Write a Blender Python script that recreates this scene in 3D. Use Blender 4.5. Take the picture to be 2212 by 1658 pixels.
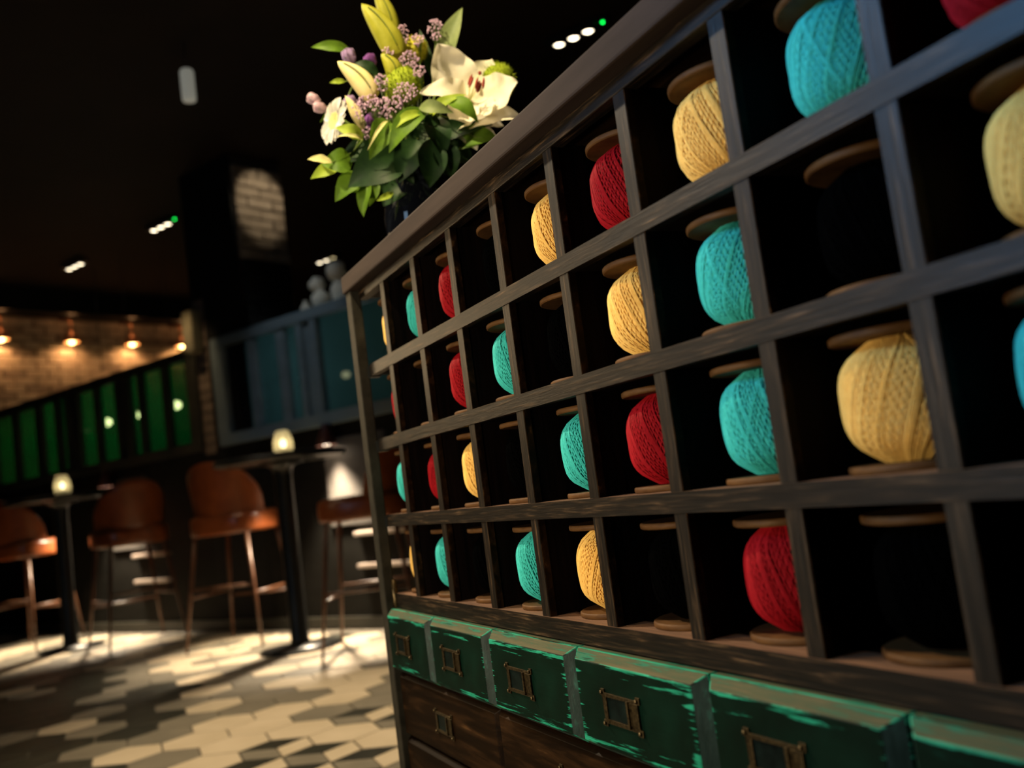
import bpy, bmesh, math, random
import numpy as np
from mathutils import Vector, Matrix
random.seed(7)
for o in list(bpy.data.objects):
    bpy.data.objects.remove(o)
SC = bpy.context.scene
COL = SC.collection
PI = math.pi

# ------------------------------------------------------------------ camera
CAM = Vector((1.4766, -0.5126, 0.76))
RIGHT = Vector((0.42788977, 0.89438748, -0.13031265))
DOWN = Vector((-0.14773063, -0.07303159, -0.98632756))
FWD = Vector((-0.89167595, 0.44129064, 0.10087896))
cd = bpy.data.cameras.new('camera')
cam = bpy.data.objects.new('camera', cd)
COL.objects.link(cam)
cam.matrix_world = Matrix(((RIGHT.x, -DOWN.x, -FWD.x, CAM.x), (RIGHT.y, -DOWN.y, -FWD.y, CAM.y),
                           (RIGHT.z, -DOWN.z, -FWD.z, CAM.z), (0, 0, 0, 1)))
cd.sensor_width = 36
cd.lens = 36 * 2038.7 / 2212
cd.clip_start = 0.02
cd.dof.use_dof = True
cd.dof.focus_distance = 1.12
cd.dof.aperture_fstop = 3.7
SC.camera = cam
SC.view_settings.view_transform = 'Standard'
SC.view_settings.look = 'None'
SC.view_settings.gamma = 1
SC.view_settings.use_curve_mapping = False
SC.view_settings.exposure = 0.0
SC.cycles.sample_clamp_indirect = 4
SC.cycles.max_bounces = 6
SC.cycles.caustics_reflective = False
SC.cycles.caustics_refractive = False

# ------------------------------------------------------------------ room axes: the bar's room stands turned to the cabinet
E1 = Vector((0.8926, 0.4509, 0))
E2 = Vector((-0.4509, 0.8926, 0))
ANG = math.atan2(E1.y, E1.x)
ORG = Vector((CAM.x, CAM.y, 0))
def RM(a, b, z=0.0):
    return ORG + E1 * a + E2 * b + Vector((0, 0, z))

# ------------------------------------------------------------------ world and lights
wd = bpy.data.worlds.new('world'); SC.world = wd
wd.use_nodes = True
bg = wd.node_tree.nodes['Background']
bg.inputs[0].default_value = (0.5, 0.42, 0.35, 1)
bg.inputs[1].default_value = 0.003

def light(name, kind, loc, power, color, target=None, size=0.1, spot=60, blend=0.5, sy=None):
    ld = bpy.data.lights.new(name, kind)
    ld.energy = power; ld.color = color
    if kind == 'AREA':
        ld.size = size
        if sy: ld.shape = 'RECTANGLE'; ld.size_y = sy
    else:
        ld.shadow_soft_size = size
    if kind == 'SPOT':
        ld.spot_size = math.radians(spot); ld.spot_blend = blend
    lo = bpy.data.objects.new(name, ld); COL.objects.link(lo)
    lo.location = loc
    if target is not None:
        lo.rotation_euler = (Vector(target) - Vector(loc)).to_track_quat('-Z', 'Y').to_euler()
    return lo
WARM = (1.0, 0.72, 0.40)
HALO = (1.0, 0.80, 0.54)
# ceiling spots in front of the cabinet
light('cabinet_spot_light', 'SPOT', (-1.9, -1.25, 3.1), 620, HALO, (-0.05, 0, 0.95), 0.05, 32, 0.9)
light('cabinet_spot_light', 'SPOT', (0.30, -0.62, 3.15), 90, WARM, (0.35, -0.02, 0.6), 0.05, 42, 0.9)
# warm fill added in front of the cabinet, from no lamp of the room
light('bar_glow_light', 'SPOT', (0.72, -1.9, 0.76), 165, HALO, (0.30, 0, 0.88), 0.16, 60, 1.0)
# unseen cool spot, added for the blue sheen on the upper right
light('entrance_daylight', 'SPOT', (0.38, -2.1, 2.1), 250, (0.20, 0.52, 1.0), (1.18, 0, 1.16), 0.30, 32, 1.0)
# warm bar lamp far to the left
light('bar_end_light', 'AREA', (-3.0, -1.05, 1.55), 9, WARM, (0.0, 0, 1.0), 0.5)
# bouquet spot
light('bouquet_spot_light', 'SPOT', (1.0, -1.1, 3.1), 560, (1.0, 0.80, 0.46), (0.0, 0.1, 1.55), 0.05, 20, 0.6)
# floor pools
light('floor_spot_light', 'SPOT', RM(-2.5, 2.3, 3.2), 400, (1.0, 0.78, 0.50), RM(-2.5, 2.2, 0), 0.08, 56, 0.9)
light('floor_spot_light', 'SPOT', RM(-4.3, 2.2, 3.2), 80, (1.0, 0.80, 0.55), RM(-4.3, 2.7, 0), 0.08, 48, 0.9)
light('stool_spot_light', 'SPOT', RM(-4.0, 2.7, 3.2), 38, (1.0, 0.70, 0.40), RM(-4.8, 3.55, 0.75), 0.05, 22, 0.8)
light('floor_spot_light', 'SPOT', RM(-6.9, 2.6, 3.2), 6, (1.0, 0.78, 0.42), RM(-6.9, 2.7, 0), 0.08, 50, 0.9)
light('floor_spot_light', 'SPOT', RM(-5.35, 3.5, 3.2), 40, (1.0, 0.78, 0.48), RM(-5.35, 3.72, 0), 0.06, 27, 0.8)
# pillar grazing light
light('pillar_spot_light', 'SPOT', RM(-4.66, 4.24, 3.16), 9, (1.0, 0.84, 0.6), RM(-5.20, 4.24, 2.93), 0.02, 50, 0.5)
light('pillar_spot_light', 'SPOT', RM(-5.62, 3.55, 2.5), 14, (1.0, 0.66, 0.34), RM(-5.69, 4.0, 1.72), 0.04, 44, 0.7)
# lights over the partition
light('partition_light', 'SPOT', RM(-4.3, 2.9, 3.2), 22, (0.75, 0.88, 1.0), RM(-4.6, 4.0, 1.6), 0.05, 42, 0.8)

# ------------------------------------------------------------------ materials
def newmat(name):
    m = bpy.data.materials.new(name); m.use_nodes = True
    nt = m.node_tree
    return m, nt, nt.nodes['Principled BSDF']
def N(nt, t, **kw):
    n = nt.nodes.new(t)
    for k, v in kw.items():
        setattr(n, k, v)
    return n
def ramp(nt, stops):
    r = N(nt, 'ShaderNodeValToRGB')
    el = r.color_ramp.elements
    while len(el) < len(stops): el.new(0.5)
    for e, (p, c) in zip(el, stops):
        e.position = p; e.color = (*c, 1) if len(c) == 3 else c
    return r
def noise_mat(name, stops, scale=(8, 8, 8), nscale=1.0, detail=6, rough=0.5, bump=0.0, metallic=0.0, coord='Object', spec=0.5, rnd=True, dist=0.0):
    m, nt, p = newmat(name)
    tc = N(nt, 'ShaderNodeTexCoord')
    mp = N(nt, 'ShaderNodeMapping'); mp.inputs['Scale'].default_value = scale
    nt.links.new(tc.outputs[coord], mp.inputs['Vector'])
    if rnd:
        oi = N(nt, 'ShaderNodeObjectInfo')
        ml = N(nt, 'ShaderNodeMath', operation='MULTIPLY'); ml.inputs[1].default_value = 37.0
        nt.links.new(oi.outputs['Random'], ml.inputs[0])
        nt.links.new(ml.outputs[0], mp.inputs['Location'])
    no = N(nt, 'ShaderNodeTexNoise'); no.inputs['Scale'].default_value = nscale
    no.inputs['Detail'].default_value = detail; no.inputs['Roughness'].default_value = 0.62
    no.inputs['Distortion'].default_value = dist
    nt.links.new(mp.outputs[0], no.inputs['Vector'])
    r = ramp(nt, stops)
    nt.links.new(no.outputs[0], r.inputs[0])
    nt.links.new(r.outputs[0], p.inputs['Base Color'])
    p.inputs['Roughness'].default_value = rough
    p.inputs['Metallic'].default_value = metallic
    p.inputs['Specular IOR Level'].default_value = spec
    if bump:
        b = N(nt, 'ShaderNodeBump'); b.inputs['Strength'].default_value = bump; b.inputs['Distance'].default_value = 0.002
        nt.links.new(no.outputs[0], b.inputs['Height'])
        nt.links.new(b.outputs[0], p.inputs['Normal'])
    return m
def emit_mat(name, col, strength):
    m, nt, p = newmat(name)
    p.inputs['Base Color'].default_value = (0.8, 0.8, 0.8, 1)
    p.inputs['Emission Color'].default_value = (*col, 1)
    p.inputs['Emission Strength'].default_value = strength
    return m
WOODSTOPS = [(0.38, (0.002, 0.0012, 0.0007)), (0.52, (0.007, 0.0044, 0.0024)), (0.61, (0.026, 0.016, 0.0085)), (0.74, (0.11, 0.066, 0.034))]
M = {}
M['wood_x'] = noise_mat('stained_wood_long', WOODSTOPS, (16, 260, 260), 1, 8, 0.42, 0.25, dist=0.3, spec=0.33)
M['wood_z'] = noise_mat('stained_wood_upright', WOODSTOPS, (260, 260, 16), 1, 8, 0.42, 0.25, dist=0.3, spec=0.33)
M['inner_z'] = noise_mat('black_stained_wood', [(0.35, (0.0012, 0.0007, 0.0006)), (0.7, (0.006, 0.0028, 0.0022))], (90, 90, 6), 1, 5, 0.7, 0.2, spec=0.05)  # dark inner wood with the shade of the compartments painted in
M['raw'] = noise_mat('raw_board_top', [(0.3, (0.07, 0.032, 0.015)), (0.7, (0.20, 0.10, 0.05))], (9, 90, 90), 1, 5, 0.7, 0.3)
M['counter'] = noise_mat('countertop_wood', [(0.3, (0.028, 0.020, 0.017)), (0.7, (0.044, 0.031, 0.026))], (6, 60, 60), 1, 6, 0.7, 0.08, spec=0.06)
M['drawer_wood'] = noise_mat('brown_drawer_wood', [(0.3, (0.0025, 0.0012, 0.0006)), (0.5, (0.008, 0.0038, 0.0015)), (0.64, (0.024, 0.0115, 0.0045)), (0.78, (0.11, 0.055, 0.021))], (5, 60, 45), 1, 7, 0.5, 0.3, dist=0.4, spec=0.05)
M['steel'] = noise_mat('dark_steel', [(0.3, (0.012, 0.0115, 0.009)), (0.7, (0.034, 0.031, 0.023))], (30, 30, 30), 1, 5, 0.55, 0.1, 0.0, spec=0.1)
M['brass'] = noise_mat('aged_brass', [(0.3, (0.015, 0.011, 0.005)), (0.7, (0.13, 0.095, 0.045))], (300, 300, 300), 1, 5, 0.38, 0.2, 0.85)
M['disc'] = noise_mat('spool_wood', [(0.3, (0.055, 0.024, 0.008)), (0.7, (0.115, 0.056, 0.018))], (40, 40, 160), 1, 5, 0.6, 0.15, spec=0.12)
M['card'] = noise_mat('dark_label_card', [(0.3, (0.001, 0.003, 0.003)), (0.7, (0.004, 0.010, 0.009))], (60, 60, 60), rough=0.4, spec=0.1)
M['spindle'] = noise_mat('spindle_wood', [(0.3, (0.02, 0.01, 0.005)), (0.7, (0.05, 0.03, 0.015))], (40, 40, 40))
def yarn_mat(name, c0, c1):
    m = noise_mat(name, [(0.3, c0), (0.7, c1)], (500, 500, 200), 1, 4, 0.75, 0.15, spec=0.25)
    p = m.node_tree.nodes['Principled BSDF']
    p.inputs['Specular IOR Level'].default_value = 0.1
    return m
M['yellow'] = yarn_mat('yellow_thread', (0.78, 0.46, 0.105), (0.92, 0.62, 0.18))
M['teal'] = yarn_mat('teal_thread', (0.030, 0.41, 0.375), (0.060, 0.56, 0.52))
M['red'] = yarn_mat('red_thread', (0.22, 0.003, 0.007), (0.34, 0.006, 0.012))
M['black'] = noise_mat('black_thread', [(0.3, (0.0006, 0.0006, 0.0006)), (0.7, (0.0012, 0.0012, 0.0012))], (500, 500, 200), 1, 4, 0.9, 0.1, spec=0.0)

def green_drawer_mat():
    m, nt, p = newmat('worn_green_paint')
    tc = N(nt, 'ShaderNodeTexCoord')
    sep = N(nt, 'ShaderNodeSeparateXYZ'); nt.links.new(tc.outputs['Object'], sep.inputs[0])
    oi = N(nt, 'ShaderNodeObjectInfo')
    ml = N(nt, 'ShaderNodeMath', operation='MULTIPLY'); ml.inputs[1].default_value = 53.0
    nt.links.new(oi.outputs['Random'], ml.inputs[0])
    mp = N(nt, 'ShaderNodeMapping'); mp.inputs['Scale'].default_value = (9, 60, 190)
    nt.links.new(tc.outputs['Object'], mp.inputs['Vector']); nt.links.new(ml.outputs[0], mp.inputs['Location'])
    n1 = N(nt, 'ShaderNodeTexNoise'); n1.inputs['Scale'].default_value = 1.0; n1.inputs['Detail'].default_value = 9; n1.inputs['Roughness'].default_value = 0.68
    nt.links.new(mp.outputs[0], n1.inputs['Vector'])
    # distance from the front's rim (the face is about .21 x .11 m)
    def band(out, half, lo, hi):
        a = N(nt, 'ShaderNodeMath', operation='ABSOLUTE'); nt.links.new(out, a.inputs[0])
        r = N(nt, 'ShaderNodeMapRange'); r.inputs[1].default_value = half - hi; r.inputs[2].default_value = half - lo
        nt.links.new(a.outputs[0], r.inputs[0]); return r.outputs[0]
    bz = band(sep.outputs[2], 0.053, 0.004, 0.032)
    bx = band(sep.outputs[0], 0.105, 0.004, 0.024)
    bw = N(nt, 'ShaderNodeMath', operation='MULTIPLY'); bw.inputs[1].default_value = 0.7; nt.links.new(bx, bw.inputs[0])
    mx = N(nt, 'ShaderNodeMath', operation='MAXIMUM'); nt.links.new(bz, mx.inputs[0]); nt.links.new(bw.outputs[0], mx.inputs[1])
    k = N(nt, 'ShaderNodeMath', operation='MULTIPLY_ADD'); k.inputs[1].default_value = 0.30; nt.links.new(mx.outputs[0], k.inputs[0]); nt.links.new(n1.outputs[0], k.inputs[2])
    wear = ramp(nt, [(0.725, (0, 0, 0)), (0.765, (1, 1, 1))]); nt.links.new(k.outputs[0], wear.inputs[0])
    n2 = N(nt, 'ShaderNodeTexNoise'); n2.inputs['Scale'].default_value = 22; n2.inputs['Detail'].default_value = 6
    nt.links.new(tc.outputs['Object'], n2.inputs['Vector'])
    dark = ramp(nt, [(0.3, (0.0006, 0.005, 0.0028)), (0.7, (0.0015, 0.013, 0.0078))]); nt.links.new(n2.outputs[0], dark.inputs[0])
    lite = ramp(nt, [(0.3, (0.006, 0.15, 0.09)), (0.7, (0.025, 0.34, 0.22))]); nt.links.new(n2.outputs[0], lite.inputs[0])
    mix = N(nt, 'ShaderNodeMix', data_type='RGBA'); nt.links.new(wear.outputs[0], mix.inputs[0]); nt.links.new(dark.outputs[0], mix.inputs[6]); nt.links.new(lite.outputs[0], mix.inputs[7])
    # olive bare strip along the lower edge
    lo = N(nt, 'ShaderNodeMapRange'); lo.inputs[1].default_value = -0.036; lo.inputs[2].default_value = -0.046; nt.links.new(sep.outputs[2], lo.inputs[0])
    lk = N(nt, 'ShaderNodeMath', operation='MULTIPLY_ADD'); lk.inputs[1].default_value = 0.5; nt.links.new(lo.outputs[0], lk.inputs[0]); nt.links.new(n2.outputs[0], lk.inputs[2])
    lr = ramp(nt, [(0.86, (0, 0, 0)), (0.95, (0.85, 0.85, 0.85))]); nt.links.new(lk.outputs[0], lr.inputs[0])
    mix2 = N(nt, 'ShaderNodeMix', data_type='RGBA'); nt.links.new(lr.outputs[0], mix2.inputs[0]); nt.links.new(mix.outputs[2], mix2.inputs[6]); mix2.inputs[7].default_value = (0.030, 0.034, 0.014, 1)
    nt.links.new(mix2.outputs[2], p.inputs['Base Color'])
    p.inputs['Roughness'].default_value = 0.5
    p.inputs['Specular IOR Level'].default_value = 0.07
    b = N(nt, 'ShaderNodeBump'); b.inputs['Strength'].default_value = 0.4; b.inputs['Distance'].default_value = 0.001
    nt.links.new(n1.outputs[0], b.inputs['Height']); nt.links.new(b.outputs[0], p.inputs['Normal'])
    return m
M['green'] = green_drawer_mat()
M['green_side'] = noise_mat('worn_green_edge', [(0.35, (0.006, 0.018, 0.015)), (0.58, (0.018, 0.040, 0.036)), (0.72, (0.03, 0.13, 0.10))], (60, 60, 25), 1, 7, 0.5, 0.5, spec=0.2)  # worn paint, lightened to paint in cool light on the side chamfers
M['green_top'] = noise_mat('worn_green_top_edge', [(0.34, (0.004, 0.05, 0.032)), (0.40, (0.012, 0.14, 0.09)), (0.47, (0.05, 0.07, 0.04)), (0.7, (0.10, 0.088, 0.048))], (12, 140, 140), 1, 8, 0.7, 0.4, spec=0.1)

M['tile_W'] = noise_mat('cream_tile', [(0.3, (0.56, 0.47, 0.33)), (0.7, (0.66, 0.56, 0.41))], (5, 5, 5), 1, 5, 0.45, 0.03)
M['tile_G'] = noise_mat('grey_tile', [(0.3, (0.17, 0.155, 0.12)), (0.7, (0.24, 0.215, 0.165))], (5, 5, 5), 1, 5, 0.45, 0.03)
M['tile_D'] = noise_mat('charcoal_tile', [(0.3, (0.012, 0.014, 0.010)), (0.7, (0.03, 0.032, 0.022))], (5, 5, 5), 1, 5, 0.45, 0.03)
M['grout'] = noise_mat('grout', [(0.3, (0.10, 0.09, 0.07)), (0.7, (0.16, 0.14, 0.11))], (40, 40, 40), rough=0.8)
M['black_wall'] = noise_mat('black_painted_wall', [(0.3, (0.004, 0.004, 0.004)), (0.7, (0.008, 0.008, 0.007))], (4, 4, 4), rough=0.7, spec=0.2)
M['ceiling'] = noise_mat('dark_ceiling', [(0.3, (0.010, 0.006, 0.005)), (0.7, (0.016, 0.010, 0.008))], (2, 2, 2), rough=0.8, spec=0.2)
M['panel'] = noise_mat('dark_wall_panel', [(0.3, (0.006, 0.006, 0.005)), (0.7, (0.011, 0.0105, 0.009))], (3, 3, 12), rough=0.6, spec=0.1)
M['frame_blue'] = noise_mat('blue_grey_frame_paint', [(0.3, (0.12, 0.16, 0.18)), (0.7, (0.17, 0.22, 0.245))], (4, 4, 12), rough=0.45)
M['frame_dark'] = noise_mat('dark_frame_paint', [(0.3, (0.022, 0.022, 0.016)), (0.7, (0.04, 0.038, 0.027))], (4, 4, 12), rough=0.5)
M['brick'] = noise_mat('pale_brick', [(0.25, (0.20, 0.15, 0.105)), (0.5, (0.30, 0.235, 0.17)), (0.75, (0.40, 0.32, 0.24))], (9, 9, 9), 1, 6, 0.85, 0.5)
M['brick_dark'] = noise_mat('dull_brick', [(0.25, (0.13, 0.095, 0.068)), (0.75, (0.24, 0.18, 0.13))], (9, 9, 9), 1, 6, 0.85, 0.5)
M['dark_mortar'] = noise_mat('dark_mortar', [(0.3, (0.03, 0.025, 0.02)), (0.7, (0.05, 0.04, 0.03))], (20, 20, 20), rough=0.9)
M['brick_black'] = noise_mat('black_painted_brick', [(0.25, (0.006, 0.005, 0.004)), (0.75, (0.02, 0.017, 0.013))], (9, 9, 9), 1, 6, 0.7, 0.5, spec=0.2)  # near-black bricks put the fading light down the pillar into the colour
M['mortar'] = noise_mat('mortar', [(0.3, (0.15, 0.115, 0.085)), (0.7, (0.21, 0.165, 0.12))], (20, 20, 20), rough=0.9)
M['leather'] = noise_mat('tan_leather', [(0.3, (0.17, 0.042, 0.012)), (0.7, (0.27, 0.075, 0.022))], (10, 10, 10), 1, 6, 0.3, 0.1)
M['leg_wood'] = noise_mat('stool_leg_wood', [(0.3, (0.06, 0.022, 0.010)), (0.7, (0.12, 0.05, 0.022))], (40, 40, 5), 1, 5, 0.4)
M['black_metal'] = noise_mat('black_metal', [(0.3, (0.006, 0.007, 0.007)), (0.7, (0.016, 0.018, 0.018))], (12, 12, 12), rough=0.35, metallic=0.2)
M['copper'] = noise_mat('copper_shade', [(0.3, (0.25, 0.10, 0.05)), (0.7, (0.40, 0.18, 0.09))], (12, 12, 12), rough=0.35, metallic=0.6)
M['dark_copper'] = noise_mat('dark_copper', [(0.3, (0.05, 0.015, 0.012)), (0.7, (0.10, 0.03, 0.02))], (12, 12, 12), rough=0.4, metallic=0.4)
M['rail'] = noise_mat('pale_metal_rail', [(0.3, (0.50, 0.42, 0.36)), (0.7, (0.62, 0.53, 0.46))], (12, 12, 12), rough=0.3, metallic=0.3)
M['pale'] = noise_mat('pale_plaster', [(0.3, (0.62, 0.55, 0.42)), (0.7, (0.76, 0.68, 0.54))], (14, 14, 14), 1, 5, 0.8, 0.3)
M['pale_panel'] = noise_mat('grey_beige_panel', [(0.3, (0.045, 0.04, 0.036)), (0.7, (0.07, 0.063, 0.056))], (6, 6, 6), 1, 5, 0.8, 0.1)
M['speaker'] = noise_mat('olive_speaker', [(0.3, (0.20, 0.18, 0.11)), (0.7, (0.28, 0.25, 0.16))], (14, 14, 14), 1, 5, 0.8, 0.1)
M['cord'] = noise_mat('black_cord', [(0.3, (0.008, 0.008, 0.008)), (0.7, (0.015, 0.015, 0.015))], (20, 20, 20))
M['bulb_white'] = emit_mat('lit_lamp_white', (1.0, 0.84, 0.58), 8)
M['bulb_led'] = emit_mat('lit_green_indicator', (0.0, 0.9, 0.08), 6)
M['bulb_orange'] = emit_mat('lit_filament_orange', (1.0, 0.60, 0.20), 16)
M['amber'] = emit_mat('lit_amber_glass', (1.0, 0.20, 0.015), 3.6)
M['dusk'] = emit_mat('dusk_lit_window', (0.45, 0.70, 1.0), 3.0)
M['pendant_glow'] = emit_mat('dimly_lit_shade', (0.9, 0.88, 0.72), 0.16)  # faint emission stands in for light falling on the pale cylinder
M['bulb_pend'] = emit_mat('lit_pendant_bulb', (1.0, 0.80, 0.42), 30)
M['bulb_dim'] = emit_mat('dim_pendant_bulb', (1.0, 0.80, 0.42), 2.4)
M['bulb_red'] = emit_mat('lit_red_bulb', (1.0, 0.16, 0.05), 5)
M['bulb_cone'] = emit_mat('lit_reading_bulb', (1.0, 0.80, 0.58), 14)
M['flame'] = emit_mat('candle_flame', (1.0, 0.80, 0.40), 12)

def glass_pane_mat(name, col, tr=0.45):
    m = bpy.data.materials.new(name); m.use_nodes = True
    nt = m.node_tree; nt.nodes.clear()
    out = N(nt, 'ShaderNodeOutputMaterial')
    t = N(nt, 'ShaderNodeBsdfTransparent'); t.inputs[0].default_value = (*[0.55 + 0.45 * c for c in col], 1)
    tl = N(nt, 'ShaderNodeBsdfTranslucent')
    no = N(nt, 'ShaderNodeTexNoise'); no.inputs['Scale'].default_value = 3.0
    tc = N(nt, 'ShaderNodeTexCoord'); nt.links.new(tc.outputs['Object'], no.inputs['Vector'])
    r = ramp(nt, [(0.3, [c * 0.8 for c in col]), (0.7, col)]); nt.links.new(no.outputs[0], r.inputs[0]); nt.links.new(r.outputs[0], tl.inputs[0])
    g = N(nt, 'ShaderNodeBsdfGlossy'); g.inputs['Roughness'].default_value = 0.05
    m1 = N(nt, 'ShaderNodeMixShader'); m1.inputs[0].default_value = 1 - tr
    nt.links.new(t.outputs[0], m1.inputs[1]); nt.links.new(tl.outputs[0], m1.inputs[2])
    m2 = N(nt, 'ShaderNodeMixShader'); m2.inputs[0].default_value = 0.07
    nt.links.new(m1.outputs[0], m2.inputs[1]); nt.links.new(g.outputs[0], m2.inputs[2])
    nt.links.new(m2.outputs[0], out.inputs[0])
    return m
M['glass_green'] = glass_pane_mat('green_glass', (0.008, 0.30, 0.095))
M['glass_blue'] = glass_pane_mat('blue_grey_glass', (0.15, 0.31, 0.30))
def jar_mat():
    m = bpy.data.materials.new('ribbed_frosted_glass'); m.use_nodes = True
    nt = m.node_tree; nt.nodes.clear()
    out = N(nt, 'ShaderNodeOutputMaterial')
    t = N(nt, 'ShaderNodeBsdfTransparent')
    tl = N(nt, 'ShaderNodeBsdfTranslucent'); tl.inputs[0].default_value = (0.8, 0.76, 0.62, 1)
    m1 = N(nt, 'ShaderNodeMixShader'); m1.inputs[0].default_value = 0.65
    nt.links.new(t.outputs[0], m1.inputs[1]); nt.links.new(tl.outputs[0], m1.inputs[2])
    g = N(nt, 'ShaderNodeBsdfGlossy'); g.inputs['Roughness'].default_value = 0.1
    m2 = N(nt, 'ShaderNodeMixShader'); m2.inputs[0].default_value = 0.08
    nt.links.new(m1.outputs[0], m2.inputs[1]); nt.links.new(g.outputs[0], m2.inputs[2])
    nt.links.new(m2.outputs[0], out.inputs[0])
    return m
M['jar'] = jar_mat()
M['vase'] = noise_mat('gloss_black_glaze', [(0.3, (0.002, 0.0025, 0.004)), (0.7, (0.004, 0.005, 0.008))], (5, 5, 5), rough=0.05, spec=0.8)
def plant_mat(name, c0, c1, rough=0.45, trans=0.25, scale=(40, 40, 40)):
    m = noise_mat(name, [(0.3, c0), (0.7, c1)], scale, 1, 5, max(rough, 0.55), 0.1, spec=0.2)
    nt = m.node_tree; p = nt.nodes['Principled BSDF']; out = nt.nodes['Material Output']
    tl = N(nt, 'ShaderNodeBsdfTranslucent'); tl.inputs[0].default_value = (*c1, 1)
    mx = N(nt, 'ShaderNodeMixShader'); mx.inputs[0].default_value = trans
    nt.links.new(p.outputs[0], mx.inputs[1]); nt.links.new(tl.outputs[0], mx.inputs[2]); nt.links.new(mx.outputs[0], out.inputs[0])
    return m
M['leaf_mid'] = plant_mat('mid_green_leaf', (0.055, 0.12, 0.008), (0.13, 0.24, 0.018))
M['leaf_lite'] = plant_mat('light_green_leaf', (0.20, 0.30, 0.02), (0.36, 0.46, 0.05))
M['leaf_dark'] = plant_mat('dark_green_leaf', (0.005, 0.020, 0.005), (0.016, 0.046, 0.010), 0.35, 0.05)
M['leaf_grey'] = plant_mat('grey_green_leaf', (0.14, 0.19, 0.07), (0.24, 0.29, 0.11))
M['leaf_pale'] = plant_mat('pale_leaf', (0.62, 0.58, 0.22), (0.75, 0.70, 0.32))
M['stem'] = plant_mat('green_stem', (0.05, 0.09, 0.012), (0.10, 0.15, 0.02), 0.5, 0.05)
M['petal_white'] = plant_mat('white_petal', (0.80, 0.74, 0.58), (0.90, 0.85, 0.70), 0.6, 0.3)
M['petal_bud'] = plant_mat('yellow_green_bud', (0.27, 0.28, 0.018), (0.40, 0.39, 0.04), 0.45, 0.15)
M['petal_cream'] = plant_mat('cream_bud', (0.76, 0.66, 0.26), (0.88, 0.78, 0.42), 0.45, 0.2)
M['petal_gerbera'] = plant_mat('gerbera_white_petal', (0.46, 0.45, 0.41), (0.60, 0.585, 0.54), 0.6, 0.25)
M['lilac'] = plant_mat('lilac_floret', (0.50, 0.31, 0.48), (0.76, 0.55, 0.68), 0.7, 0.2)
M['lavender'] = plant_mat('lavender_petal', (0.44, 0.30, 0.58), (0.62, 0.46, 0.70), 0.6, 0.3)
M['purple'] = plant_mat('purple_petal', (0.22, 0.07, 0.32), (0.36, 0.14, 0.46), 0.6, 0.3)
M['pinkbud'] = plant_mat('pink_lilac_petal', (0.60, 0.42, 0.52), (0.76, 0.58, 0.62), 0.6, 0.3)
M['fuzz'] = plant_mat('lime_fuzz', (0.20, 0.28, 0.012), (0.38, 0.46, 0.03), 0.8, 0.2)
M['fuzz_yellow'] = plant_mat('yellow_green_fuzz', (0.50, 0.48, 0.03), (0.66, 0.62, 0.08), 0.8, 0.2)
M['anther'] = noise_mat('rust_red_anther', [(0.3, (0.16, 0.015, 0.006)), (0.7, (0.28, 0.03, 0.012))], (200, 200, 200), rough=0.8)
M['pistil'] = noise_mat('pale_green_pistil', [(0.3, (0.55, 0.58, 0.22)), (0.7, (0.7, 0.7, 0.35))], (90, 90, 90))

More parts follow.
